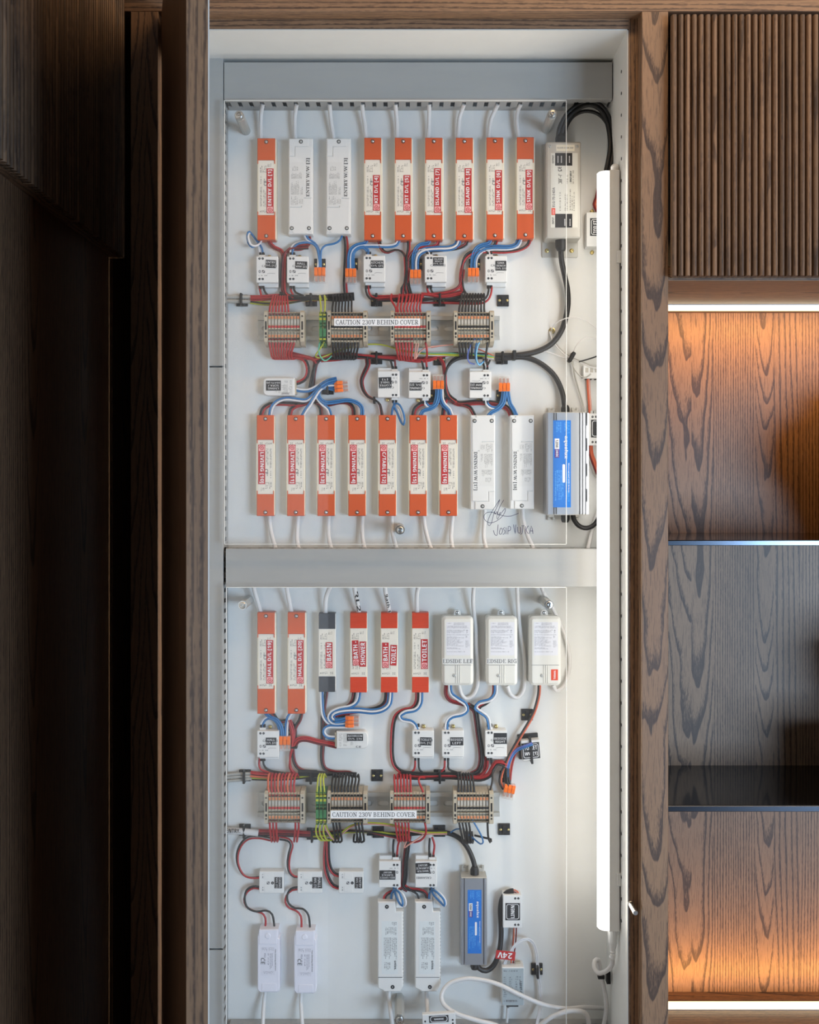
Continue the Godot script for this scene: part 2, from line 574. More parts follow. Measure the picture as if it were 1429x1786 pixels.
func setting():
	struct("wall_back", box(XL - 0.0016, YB - 0.02, -0.02, XR + 0.0016, YT + 0.0016, 0.0), "panel_white", "white steel mounting panel at the back of the cabinet")
	var wr := struct("wall_right", box(XR, YB, 0.0, XR + 0.0014, YT, ZR + 0.0004), "panel_white", "white inner side of the cabinet with a column of dark discs for the shade in shelf pin holes")
	for i in 40:  # dark discs stand in for the shade inside open shelf pin holes
		part(wr, "pin_hole_shade", lathe([[0.0024, 0.0], [0.0024, 0.0006], [0.0012, 0.0006], [0.0, 0.0002]], 8), "dark_steel", Vector3(XR, 1.93 - 0.0308 * i, 0.118)).rotation = Vector3(0, -PI / 2, 0)
	struct("wall_left", box(XL - 0.0014, YB, 0.0, XL, YT, ZR + 0.0004), "panel_white", "white inner side of the cabinet behind the open oak door")
	struct("ceiling_cabinet", box(XL, YT, 0.0, XR, YT + 0.0014, ZR + 0.0004), "panel_white", "white steel top of the cabinet interior")
	struct("floor_cabinet", box(XL, YB - 0.0014, 0.0, XR, YB, ZR + 0.0004), "panel_white", "white steel bottom of the cabinet interior")
	# the room round the joinery
	struct("floor", box(-2.2, -0.05, -0.3, 3.4, 0.0, 3.3), "floor_oak", "oak floor of the room")
	struct("ceiling", box(-2.2, 2.5, -0.3, 3.4, 2.55, 3.3), "plaster", "pale plaster ceiling of the room")
	struct("wall_room_left", box(-2.25, 0, -0.3, -2.2, 2.5, 3.3), "dark_paint", "dark painted side wall of the room")
	struct("wall_room_right", box(3.4, 0, -0.3, 3.45, 2.5, 3.3), "plaster", "pale side wall of the room beyond the niche")
	var st := start()
	box_to(st, -2.2, 0, 3.2, 1.45, 2.5, 3.3)
	box_to(st, 3.1, 0, 3.2, 3.4, 2.5, 3.3)
	box_to(st, 1.45, 0, 3.2, 3.1, 0.3, 3.3)
	box_to(st, 1.45, 1.48, 3.2, 3.1, 2.5, 3.3)
	struct("wall_room_rear", st.commit(), "dark_paint", "dark painted wall of the room with the window opening")
	var w := struct("window_1", box(1.45, 0.3, 3.23, 3.1, 1.48, 3.234), "window_glass", "wide window facing the cabinet")
	st = start()
	for x in [1.45, 2.255, 3.06]: box_to(st, x, 0.3, 3.21, x + 0.04, 1.48, 3.26, 0.003)
	for y in [0.3, 1.44]: box_to(st, 1.45, y, 3.212, 3.1, y + 0.04, 3.258, 0.003)
	part(w, "window_frame", st.commit(), "white_plastic")
	var cl := thing("ceiling_light", "warm rectangular light panel set in the ceiling before the cabinet", "ceiling light", "", Vector3(0.75, 2.48, 0.78))
	part(cl, "diffuser", box(-0.65, 0.0, -0.11, 0.65, 0.008, 0.11, 0.001), "panel_glow")
	part(cl, "frame", box(-0.67, 0.006, -0.13, 0.67, 0.019, 0.13, 0.002), "white_plastic")
	struct("wall_room_front", box(-2.2, 0, -0.3, 3.4, 2.5, -0.16), "plaster", "wall behind the joinery")

# ------------------------------------------------------------------ oak joinery
func joinery():
	var yt := P(0, 20, ZF).y        # underside of the top rail
	var yr := P(0, 30, ZR).y        # underside of the rebate board
	var xl0 := P(228, 0, ZF).x
	var xl1 := P(276, 0, ZF).x
	var xr0 := P(1120, 0, ZF).x
	var xr1 := P(1166, 0, ZF).x
	struct("trim_1", box(xr0, 0.0, 0.0, xr1, yt, ZF, 0.0006), "oak_stile", "stained oak stile between the cabinet and the shelf niche")
	struct("trim_2", box(xl0, 0.0, 0.0, xl1, yt, ZF, 0.0006), "oak_stile", "stained oak stile on the hinge side of the cabinet, in shadow")
	struct("trim_3", box(-2.2, yt, -0.16, 3.4, 2.5, ZF, 0.0008), "oak_rail", "wide stained oak rail above the cabinet")
	struct("trim_4", box(XR + 0.0018, 0.0, 0.0, xr0 + 0.001, yt, ZR + 0.001), "oak", "narrow oak stop beside the white cabinet interior")
	struct("trim_5", box(XL - 0.0016, YT + 0.0018, 0.004, XR + 0.0016, yt + 0.001, ZR + 0.001), "oak_rail", "narrow oak stop above the white cabinet interior")
	struct("trim_6", box(xl1 - 0.001, 0.0, 0.0, XL - 0.0018, yt, ZR + 0.001), "oak", "narrow oak stop behind the hinge edge of the open door")
	struct("trim_7", box(XL, 0.0, 0.0, XR, YB - 0.012, ZR), "oak", "oak panel below the white cabinet")
	# open door, hinged at the far stile
	var a := Vector2(P(283, 0, ZF).x, ZF + 0.004)
	var zt := 0.83
	var b := Vector2(P(325, 0, zt).x, zt)
	var d := (b - a).normalized()
	var n := Vector2(d.y, -d.x)                      # towards the cabinet side
	var th := (P(363, 0, zt).x - b.x) * 0.985
	var door := thing("cupboard_door", "open oak cupboard door seen on its long straight-grained edge", "door")
	part(door, "leaf", ext(PackedVector2Array([a, b, b + n * th, a + n * th]), 0.02, yt - 0.004, "y", 0.0008, true), "oak")
	part(door, "bounce_lining", ext(PackedVector2Array([a + n * th + d * 0.03, b + n * th - d * 0.001, b + n * (th + 0.0012) - d * 0.001, a + n * (th + 0.0012) + d * 0.03]), 0.025, yt - 0.008, "y"), "panel_white", Vector3.ZERO, 0.0, "unseen white lining added to bounce light into the cabinet")  # hidden facing, assumed white and added to bounce light into the cabinet
	for y in [0.25, 0.5, 1.93]:
		part(door, "hinge", box(a.x + 0.004, y, ZR + 0.003, a.x + 0.022, y + 0.05, ZF + 0.01, 0.001), "steel")
	# catch pin on the stop
	var pin := thing("catch_pin", "short silver catch pin sticking out of the oak stop", "pin", "", P(1100, 1576, ZR))
	part(pin, "rod", lathe([[0.0034, 0.0], [0.0034, 0.034], [0.0030, 0.0352], [0.0, 0.0352]], 14), "steel")
	part(pin, "collar", lathe([[0.0045, 0.0], [0.0045, 0.002], [0.0034, 0.003]], 14), "steel")
	# shelf niche
	var zb := -0.115
	var yu := P(0, 546, zb).y
	var yl := P(0, 1730, zb).y
	struct("wall_niche_back", box(xr1 - 0.01, yl - 0.02, zb - 0.012, 1.03, yu + 0.02, zb), "oak_veneer", "stained oak veneer back of the shelf niche")
	struct("wall_niche_side", box(1.02, 0.0, zb, 1.06, yt, ZF), "oak", "far oak side of the shelf niche")
	struct("wall_niche_inner", box(xr0, 0.0, zb, xr1, yt, 0.001), "oak", "oak side of the shelf niche behind the stile")
	struct("trim_8", box(xr1, yu, zb, 1.02, yu + 0.02, 0.185), "oak_rail", "oak underside of the fluted cupboard above the niche")
	struct("trim_9", box(xr1, 0.0, zb, 1.02, yl, 0.185), "oak_rail", "oak base board at the bottom of the shelf niche")
	for q in [[yu - 0.0088, -0.035, "warm light bar fixed under the oak at the top of the niche"], [yl, -0.061, "warm light bar standing on the oak base board of the niche"]]:
		var strip := thing("led_strip", q[2], "light strip")
		part(strip, "diffuser", box(xr1 + 0.001, q[0] + (0.0 if q[0] > 1.0 else 0.001), q[1], 1.018, q[0] + (0.0078 if q[0] > 1.0 else 0.0095), q[1] + 0.010, 0.001), "strip_glow")
		part(strip, "channel", box(xr1 + 0.001, q[0] + (0.0078 if q[0] > 1.0 else 0.0), q[1] - 0.0004, 1.018, q[0] + (0.0088 if q[0] > 1.0 else 0.001), q[1] + 0.0104), "alloy")
	# shelves
	var zs := 0.116
	for s in [[942.0, 951.5, "upper black gloss shelf with a bright metal front edge in the niche"], [1405.0, 1416.0, "lower black gloss shelf mirroring the oak veneer behind it"]]:
		var y1 := P(0, s[0], zs).y
		var y0 := P(0, s[1], zs).y
		var sh := thing("niche_shelf", s[2], "shelf", "black shelves in the oak niche")
		part(sh, "board", box(xr1, y0, zb, 1.02, y1, zs - 0.002, 0.0004), "black_gloss")
		part(sh, "front_edge", box(xr1, y0, zs - 0.002, 1.02, y1 - 0.0006, zs, 0.0006), "blued_steel")
	# unseen objects added along the shelves only to cast shadows into view
	var yA := P(0, 942, zs).y
	var yB := P(0, 1405, zs).y
	var shadow_vase := thing("shadow_vase", "unseen round vessel added on the upper black shelf for its shadow", "shadow_vase", "", Vector3(0.745, yA, 0.03))
	part(shadow_vase, "body", lathe([[0.0, 0.0], [0.045, 0.0], [0.085, 0.05], [0.098, 0.10], [0.085, 0.15], [0.04, 0.185], [0.032, 0.20], [0.038, 0.21], [0.03, 0.21]], 28), "ceramic").rotation.x = -PI / 2
	var bk := 0.0  # unseen pile, added to give the niche shadow its lower step
	for i in 3:
		var hh: float = [0.028, 0.022, 0.03][i]
		var bo := thing("shadow_book", ["unseen thick volume at the bottom of the pile added for its shadow", "unseen thin volume in the middle of the pile added for its shadow", "unseen volume on top of the pile added for its shadow"][i], "shadow_book", "unseen volumes added on the lower shelf", Vector3(0.835, yB + bk, 0.045))
		part(bo, "cover", box(-0.155, 0, -0.065, 0.155, hh, 0.065, 0.001), "paper_cloth")
		part(bo, "pages", box(-0.15, 0.003, -0.062, 0.153, hh - 0.003, 0.0655), "white_plastic")
		bk += hh
	var shadow_pot := thing("shadow_pot", "unseen tall vessel added on the pile for its shadow", "unseen_pot", "", Vector3(0.825, yB + bk, 0.05))  # unseen, added on the pile to carry its shadow higher
	part(shadow_pot, "body", lathe([[0.0, 0.0], [0.055, 0.0], [0.09, 0.02], [0.10, 0.06], [0.105, 0.13], [0.098, 0.13], [0.09, 0.03], [0.0, 0.01]], 28), "ceramic").rotation.x = -PI / 2
	# fluted fronts
	var fy0 := P(0, 480, 0.207).y
	var fy1 := P(0, 24, 0.207).y
	var fl := thing("fluted_cupboard_front", "dark fluted oak cupboard front above the lit niche", "cupboard")
	part(fl, "backing", box(xr1 + 0.004, fy0, 0.186, 1.02, fy1, 0.196), "oak")
	var x := P(1173, 0, 0.207).x
	var pitch := 0.00905
	var i := 0
	while x < 1.01:
		part(fl, "slat", slat(fy1 - fy0, 0.0072), "slat%d" % ((i * 7 + i / 3) % 6), Vector3(x + 0.0036, fy0, 0.196))
		x += pitch
		i += 1
	# flank of the tall unit on the hinge side
	var xs := P(222, 0, ZF).x
	var yf := 1.6515
	var lf := thing("fluted_side_panel", "dark fluted oak flank of the neighbouring cupboard in deep shade", "cupboard")
	part(lf, "backing", box(xs - 0.03, yf, ZF, xs - 0.011, 2.2, 1.12), "oak")
	var z := ZF + 0.006
	i = 0
	while z < 1.1:
		part(lf, "slat", slat(2.2 - yf, 0.0080), "slat%d" % ((i * 5 + i / 4) % 6), Vector3(xs - 0.011, yf, z + 0.004)).rotation.y = PI / 2
		z += 0.0103
		i += 1
	struct("wall_flank", box(xs - 0.06, 0.0, ZF, xs - 0.022, yf, 1.12), "oak", "plain oak flank below the fluted panel in deep shade")
	struct("wall_flank_filler", box(-2.2, 0.0, -0.1, xs - 0.02, 2.0, ZF - 0.001), "oak", "oak filler beside the hinge stile")

func slat(h, w) -> ArrayMesh:
	var key := "slat %.4f %.4f" % [h, w]
	if not cache.has(key):
		var p := PackedVector2Array()
		p.append(Vector2(-w / 2, 0))
		for i in 7:
			var a := PI - PI * i / 6.0
			p.append(Vector2(cos(a) * w / 2 * 0.96, 0.0055 + sin(a) * 0.0042))
		p.append(Vector2(w / 2, 0))
		cache[key] = ext(p, 0.0, h, "y")
	return cache[key]

# ------------------------------------------------------------------ wiring ducts
func comb(l, w, depth, first, pitch, slot, zs0, zs1) -> ArrayMesh:
	# a duct along local x (length l, width w along y): base, two slotted walls. slot: opening width, zs0..zs1 its reach
	var st := start()
	box_to(st, 0, -w / 2, 0, l, w / 2, 0.0015)
	for s in [-1, 1]:
		var y0: float = s * w / 2 - (0.0014 if s > 0 else 0.0)
		var y1 := y0 + 0.0014
		box_to(st, 0, y0, 0.0015, l, y1, zs0)
		box_to(st, 0, y0, zs1, l, y1, depth)
		var x: float = first
		var from := 0.0
		while x < l:
			box_to(st, from, y0, zs0, x, y1, zs1)
			from = x + slot
			x += pitch
		if from < l: box_to(st, from, y0, zs0, l, y1, zs1)
	return st.commit()

func duct(label, px0, px1, py0, py1, zf, vertical, joints = [], first = 0.006):
	# lid given in pixels at its front plane
	var a := P(px0, py1, zf)
	var b := P(px1, py0, zf)
	var l := (b.y - a.y) if vertical else (b.x - a.x)
	var w := (b.x - a.x) if vertical else (b.y - a.y)
	var t := thing("cable_duct", label, "cable duct", "grey slotted cable ducts", Vector3((a.x + b.x) / 2, b.y, 0) if vertical else Vector3(a.x, (a.y + b.y) / 2, 0), -PI / 2 if vertical else 0.0)
	part(t, "channel", comb(l, w - 0.002, zf - 0.004, first, 0.0152 if vertical else 0.0167, 0.0062, 0.016, 0.038), "duct_grey")
	var from := 0.0
	for j in joints + [l]:
		var poly := PackedVector2Array([Vector2(-w / 2, zf - 0.010), Vector2(-w / 2, zf - 0.001), Vector2(-w / 2 + 0.001, zf), Vector2(w / 2 - 0.001, zf), Vector2(w / 2, zf - 0.001), Vector2(w / 2, zf - 0.010), Vector2(w / 2 - 0.0011, zf - 0.010), Vector2(w / 2 - 0.0011, zf - 0.0014), Vector2(-w / 2 + 0.0011, zf - 0.0014), Vector2(-w / 2 + 0.0011, zf - 0.010)])
		part(t, "lid", ext(poly, from, j - (0.0025 if j < l else 0.0), "x"), "duct_grey")
		from = j
	return t

func ducts():
	var zf := 0.055
	duct("wide grey slotted duct lid across the top of the cabinet", 391, 1068, 108, 173, zf, false, [], 0.0)
	duct("grey slotted duct between the upper and lower clear covers", 394, 1066, 957, 1024, zf, false, [], 0.010)
	duct("grey slotted duct under the long drivers, only its slotted flank showing", 394, 1066, 1806, 1870, zf, false, [], 0.012)
	var y0 := P(0, 101, zf).y
	duct("tall narrow grey duct beside the open oak door", 331, 389.5, 101, 1960, zf, true, [y0 - P(0, 641, zf).y, y0 - P(0, 1657, zf).y])

# ------------------------------------------------------------------ devices on the panel
func dev(called, label, category, group, px0, py0, px1, py1, zf, rot = 0.0) -> Node3D:
	var c := P((px0 + px1) / 2.0, (py0 + py1) / 2.0, zf)
	return thing(called, label, category, group, Vector3(c.x, c.y, 0), rot)

func screw(parent, x, y, z, r, m = "steel", called = "screw"):
	var key := "screw %.5f" % r
	if not cache.has(key):
		var st := start()
		st.append_from(lathe([[r, -0.002], [r, 0.0006], [r * 0.8, 0.0013], [r * 0.42, 0.0016], [r * 0.36, 0.0006], [0.0, 0.0004]], 12), 0, Transform3D.IDENTITY)
		box_to(st, -r * 0.6, -r * 0.12, 0.0012, -r * 0.25, r * 0.12, 0.0017)
		box_to(st, r * 0.25, -r * 0.12, 0.0012, r * 0.6, r * 0.12, 0.0017)
		cache[key] = st.commit()
	return part(parent, called, cache[key], m, Vector3(x, y, z), 0.6)

func hole_ring(parent, x, y, z, r):
	var key := "ring %.5f" % r
	if not cache.has(key): cache[key] = lathe([[r * 1.35, -0.001], [r * 1.35, 0.0002], [r * 0.9, 0.0003], [r * 0.8, -0.001]], 14)
	return part(parent, "screw_recess", cache[key], "dark_steel", Vector3(x, y, z))

func swirl(parent, at: Vector3, s: float, rot := 0.0, front = "red_tape"):
	part(parent, "logo_patch", rbox(s, s, 0.0, 0.0001, s * 0.1), "pink_print", at, rot)
	if not cache.has("swirl"):
		var pts := []
		for i in 22:
			var a := 0.6 + i * 0.5
			pts.append(Vector2(cos(a), sin(a)) * (0.05 + 0.019 * i))
		cache["swirl"] = ribbon(pts, 0.11, 0.0, 3)
	part(parent, "logo_swirl", cache["swirl"], front, at + Vector3(0, 0, 0.0002), rot).scale = Vector3(s, s, 1)

func tape(parent, s: String, x, y, w, h, z, fs := 0.62, logo := true, rot := 0.0):
	# red tape running upward: text turned a quarter turn, logo at its lower end
	var t := part(parent, "label_tape", rbox(w, h, 0.0, 0.0003, 0.0), "red_tape", Vector3(x, y, z), rot)
	var lg: float = w * 0.82 if logo else 0.0
	var room: float = h - lg - w * 0.4
	txt(t, s, Vector3(0, (lg + w * 0.1) / 2.0, 0.00045), minf(room, s.length() * w * 0.58), w * fs, PI / 2, "white_print")
	if logo: swirl(t, Vector3(0, -h / 2 + lg / 2 + w * 0.1, 0.00035), lg, PI / 2)

func slim_driver(s, px0, py0, px1, py1, flip, label, tl = 76.0, ty = -3.0):
	var z := 0.022
	var u := k(z)
	var w: float = (px1 - px0) * u
	var h: float = (py1 - py0) * u
	var t := dev("led_driver", label, "LED driver", "slim orange LED drivers", px0, py0, px1, py1, z, PI if flip else 0.0)
	part(t, "housing", rbox(w + 3.0 * u, h - 2 * u, 0.0, z - 0.002, 0.001, 0.001), "cream_plastic", Vector3(0.6 * u, 0, 0))
	for e in [1, -1]:
		var ch := 38.0 * u if e > 0 else 43.0 * u
		var st := start()
		ext_to(st, rr(w, ch, 0.0006), 0.001, z, "z", 0.0008)
		for q in [-1, 1]:       # the clips that reach along the label
			var yy: float = -e * (ch / 2 + 3.0 * u)
			box_to(st, q * (w / 2 - 0.7 * u) - 0.6 * u, yy - 3.2 * u, 0.004, q * (w / 2 - 0.7 * u) + 0.6 * u, yy + 3.2 * u, z - 0.0006)
		part(t, "end_cap", st.commit(), "orange", Vector3(0, e * (h / 2 - ch / 2), 0))
		hole_ring(t, 0, e * (h / 2 - 6.5 * u), z, 2.6 * u)
		screw(t, 0, e * (h / 2 - 6.5 * u), z + 0.0003, 2.5 * u)
	var lh := h - 81.0 * u
	var lab := part(t, "rating_label", sticker(w - 4.5 * u, lh - 1.0 * u, 0.0003, 1), "print_slim", Vector3(0, 2.5 * u, z - 0.002))
	txt(lab, "CE", Vector3(-1.5 * u, 8 * u, 0.0004), 9 * u, 6 * u, PI / 2, "grey_print")
	tape(t, s, 6.6 * u, ty * u, 12.2 * u, tl * u, z - 0.0016)

func wide_driver(s, px0, py0, px1, py1, flip, label):
	var z := 0.024
	var u := k(z)
	var w: float = (px1 - px0) * u
	var h: float = (py1 - py0) * u
	var t := dev("led_driver", label, "LED driver", "wide white LED drivers", px0, py0, px1, py1, z, PI if flip else 0.0)
	part(t, "housing", rbox(w, h, 0.0, z - 0.0012, 0.0012, 0.001), "white_plastic")
	# stepped covers at both ends, gaps between them show as fine lines
	var cov := PackedVector2Array([Vector2(-w / 2 + 1.5 * u, -h / 2 + 4 * u), Vector2(-w / 2 + 8 * u, -h / 2 + 4 * u), Vector2(-w / 2 + 8 * u, -h / 2 + 1 * u), Vector2(w / 2 - 10 * u, -h / 2 + 1 * u), Vector2(w / 2 - 10 * u, -h / 2 + 4 * u), Vector2(w / 2 - 3 * u, -h / 2 + 4 * u), Vector2(w / 2 - 3 * u, -h / 2 + 62 * u), Vector2(2 * u, -h / 2 + 62 * u), Vector2(2 * u, -h / 2 + 46 * u), Vector2(-w / 2 + 1.5 * u, -h / 2 + 46 * u)])
	part(t, "terminal_cover", ext(cov, z - 0.004, z, "z", 0.0004), "white_plastic")
	var top := PackedVector2Array([Vector2(-w / 2 + 1.5 * u, h / 2 - 31 * u), Vector2(-w / 2 + 11 * u, h / 2 - 31 * u), Vector2(-w / 2 + 11 * u, h / 2 - 14 * u), Vector2(w / 2 - 8 * u, h / 2 - 14 * u), Vector2(w / 2 - 8 * u, h / 2 - 1 * u), Vector2(-w / 2 + 1.5 * u, h / 2 - 1 * u)])
	part(t, "cable_cover", ext(top, z - 0.004, z, "z", 0.0004), "white_plastic")
	var body := PackedVector2Array([Vector2(-w / 2 + 1.5 * u, -h / 2 + 47 * u), Vector2(1 * u, -h / 2 + 47 * u), Vector2(1 * u, -h / 2 + 63 * u), Vector2(w / 2 - 3 * u, -h / 2 + 63 * u), Vector2(w / 2 - 3 * u, h / 2 - 15 * u), Vector2(-w / 2 + 12 * u, h / 2 - 15 * u), Vector2(-w / 2 + 12 * u, h / 2 - 32 * u), Vector2(-w / 2 + 1.5 * u, h / 2 - 32 * u)])
	part(t, "front_plate", ext(body, z - 0.004, z, "z", 0.0004), "white_plastic")
	for q in [[0.5, h / 2 - 6 * u], [-w / 2 / u + 6, -h / 2 + 10 * u], [w / 2 / u - 7, -h / 2 + 10 * u]]:
		hole_ring(t, q[0] * u, q[1], z, 2.6 * u)
		screw(t, q[0] * u, q[1], z - 0.0008, 2.6 * u, "zinc")
	part(t, "rating_label", sticker(24 * u, 76 * u, 0.0001, 1), "print_wide", Vector3(-6 * u, 3.5 * u, z))
	var l := part(t, "name_strip", rbox(8 * u, 72 * u, 0.0, 0.0001), "white_plastic", Vector3(w / 2 - 8.5 * u, 15 * u, z))
	txt(l, s, Vector3(0, 0, 0.0003), 67 * u, 6.8 * u, PI / 2, "black_print", serif_bold)

func short_driver(lines, px0, py0, px1, py1, cap, label, tapes):
	var z := 0.020
	var u := k(z)
	var w: float = (px1 - px0) * u
	var h: float = (py1 - py0) * u
	var t := dev("led_driver", label, "LED driver", "short LED drivers", px0, py0, px1, py1, z)
	part(t, "housing", rbox(w + 1.4 * u, h - 1.5 * u, 0.0, z - 0.0015, 0.001, 0.0008), "cream_plastic" if cap != "charcoal" else "white_plastic")
	for e in [1, -1]:
		var ch := 27.0 * u
		var st := start()
		ext_to(st, rr(w, ch, 0.0006), 0.001, z - 0.0005, "z", 0.0006)
		if cap != "charcoal":
			for i in 9:
				box_to(st, -w / 2 + 0.5 * u, -ch / 2 + (1.2 + i * 2.9) * u, z - 0.001, w / 2 - 0.5 * u, -ch / 2 + (2.7 + i * 2.9) * u, z, 0.0002)
		part(t, "end_cap", st.commit(), cap, Vector3(0, e * (h / 2 - ch / 2), 0))
	part(t, "rating_label", sticker(w - 1.0 * u, h - 55 * u, 0.0003, 1), "print_slim", Vector3(0, 0, z - 0.0015))
	for q in tapes:
		tape(t, q[0], (q[1] - (px0 + px1) / 2.0) * u, -(q[2] - (py0 + py1) / 2.0) * u, q[3] * u, q[4] * u, z - 0.0011, 0.66, q[5], q[6] if q.size() > 6 else 0.0)

func black_label(parent, lines, x, y, w, h, z, rot := 0.0, rim := false, fg = "white_print"):
	var t := part(parent, "name_label", rbox(w, h, 0.0, 0.0003), "black_tape", Vector3(x, y, z), rot)
	if rim:
		var st := start()
		var o := rr(w * 0.88, h * 0.86, w * 0.12, 4)
		var q := inset(o, w * 0.03)
		for i in o.size():
			var j := (i + 1) % o.size()
			quad(st, Vector3(o[i].x, o[i].y, 0), Vector3(o[j].x, o[j].y, 0), Vector3(q[j].x, q[j].y, 0), Vector3(q[i].x, q[i].y, 0))
		part(t, "border", st.commit(), fg, Vector3(0, 0, 0.0004))
	var n: int = lines.size()
	for i in n:
		var lh: float = minf(h * 0.86 / n, h * 0.38) if rim else h * 0.86 / n
		var lw: float = minf(w * (0.72 if rim else 0.9), lines[i].length() * lh * (0.46 if rim else 0.62))
		if lines[i]: txt(t, lines[i], Vector3(0, ((n - 1) / 2.0 - i) * lh, 0.00045), lw, lh * 0.64, 0.0, fg, plain if not rim else sans)
	return t

func dimmer(lines, px0, py0, flip, label, lx, ly, lw, lh, lrot = 0.0):
	# 38 x 46 pixel control module with screw terminals along one side
	var z := 0.020
	var u := k(z)
	var t := dev("dimmer_module", label, "dimmer module", "small white dimmer modules", px0, py0, px0 + 38, py0 + 46, z, PI if flip else 0.0)
	part(t, "housing", rbox(38 * u, 46 * u, 0.0, z, 0.0012, 0.0008), "white_plastic")
	part(t, "base_lip", rbox(26 * u, 9 * u, 0.0, 0.011, 0.0008, 0.0006), "white_plastic", Vector3(5.5 * u, -25 * u, 0))
	for y in [19.0, -16.5]:
		for x in [-13.2, -7.6]:
			screw(t, x * u, y * u, z - 0.0006, 2.0 * u, "dark_steel", "terminal_screw")
	for e in [1, -1]:
		part(t, "terminal_collar", rbox(11 * u, 5 * u, 0.003, 0.013, 0.0004, 0.0004), "white_plastic", Vector3(-10.4 * u, e * 24.6 * u, 0))
		screw(t, 2.0 * u, e * 26.0 * u, 0.003, 3.2 * u, "brass", "mounting_screw")
		for x in [-13.2, -7.6]: part(t, "wire_sleeve", rbox(3.8 * u, 6 * u, 0.006, 0.0125, 0.0008, 0.0006), "tie_black", Vector3(x * u, e * 29.0 * u, 0))
	txt(t, "CASAMBI", Vector3(4 * u, 6.0 * u, z + 0.00012), 26 * u, 3.6 * u, 0, "grey_print")
	txt(t, "0", Vector3(-12.8 * u, -3.6 * u, z + 0.00012), 3.6 * u, 5.0 * u, 0, "grey_print")
	var ic := part(t, "dimming_symbol", ext(rr(5.4 * u, 5.0 * u, 0.0008), 0, 0.0001), "grey_print", Vector3(-6.4 * u, -3.6 * u, z))
	part(ic, "symbol_slash", ribbon([Vector2(-2.2 * u, -2 * u), Vector2(0, 0), Vector2(2.2 * u, 2 * u)], 0.7 * u, 0.0002), "white_print")
	txt(t, "L  N   DA", Vector3(-7.0 * u, -10.6 * u, z + 0.00012), 15 * u, 1.6 * u, 0, "grey_print")
	part(t, "wiring_diagram", ribbon([Vector2(0, -7.8 * u), Vector2(4 * u, -6.5 * u), Vector2(14 * u, -7 * u)], 0.5 * u, z + 0.00012), "grey_print")
	black_label(t, lines, lx * u, ly * u, lw * u, lh * u, z + 0.0002, lrot)
	return t

func side_dimmer(lines, px0, py0, label, lx, lw):
	var z := 0.016
	var u := k(z)
	var t := dev("relay_module", label, "relay module", "flat white relay modules with sideways labels", px0, py0, px0 + 43, py0 + 38, z)
	part(t, "housing", rbox(43 * u, 38 * u, 0.0, z, 0.001, 0.0008), "white_plastic")
	for e in [1, -1]:
		part(t, "key_frame", ext(rr(15 * u, 11 * u, 1.6 * u), 0, 0.0005, "z", 0.0002), "white_plastic", Vector3(-4.5 * u, e * 11 * u, z - 0.0001))
	screw(t, 2.0 * u, -1 * u, z - 0.0007, 2.7 * u, "dark_steel")
	txt(t, "L N", Vector3(-15 * u, 11 * u, z + 0.0001), 7 * u, 1.8 * u, -PI / 2, "grey_print")
	txt(t, "A B", Vector3(-15 * u, -11 * u, z + 0.0001), 7 * u, 1.8 * u, -PI / 2, "grey_print")
	var ic := part(t, "dimming_symbol", ext(rr(5 * u, 5 * u, 0.0008), 0, 0.0001), "grey_print", Vector3(-5.5 * u, -1 * u, z))
	part(ic, "symbol_slash", ribbon([Vector2(-2 * u, 2 * u), Vector2(0, 0), Vector2(2 * u, -2 * u)], 0.7 * u, 0.0002), "white_print")
	black_label(t, lines, lx * u, -0.5 * u, 19.5 * u, lw * u, z + 0.0002, -PI / 2)

func pill_module(lines, px0, py0, px1, py1, round_right, label, lx, ly, lw, lh, flip):
	var z := 0.018
	var u := k(z)
	var w: float = (px1 - px0) * u
	var h: float = (py1 - py0) * u
	var t := dev("dimmer_module", label, "dimmer module", "round-ended white dimmer modules", px0, py0, px1, py1, z, 0.0 if round_right else PI)
	var p := PackedVector2Array([Vector2(-w / 2, -h / 2)])
	for i in 5:
		var a := -PI / 2 + PI / 2 * i / 4
		p.append(Vector2(w / 2 - 8 * u, -h / 2 + 8 * u) + Vector2(cos(a), sin(a)) * 8 * u)
	for i in 5:
		var a := PI / 2 * i / 4
		p.append(Vector2(w / 2 - 8 * u, h / 2 - 8 * u) + Vector2(cos(a), sin(a)) * 8 * u)
	p.append(Vector2(-w / 2, h / 2))
	part(t, "housing", ext(p, 0, z, "z", 0.0012), "white_plastic")
	part(t, "terminal_row", rbox(3 * u, h * 0.85, 0.002, z - 0.003, 0.0003, 0.0003), "terminal_beige", Vector3(-w / 2 - 1.2 * u, 0, 0))
	part(t, "rating_label", sticker(w * 0.62, h * 0.86, 0.0001, 0), "print_wide", Vector3(-w * 0.13, 0, z))
	txt(t, "TRIDONIC" if not round_right else "CE", Vector3(-w * 0.2 if not round_right else w * 0.2, -h * 0.38 if round_right else h * 0.38, z + 0.0002), 14 * u if not round_right else 9 * u, 3.4 * u, 0, "grey_print")
	black_label(t, lines, lx * u, ly * u, lw * u, lh * u, z + 0.0002)

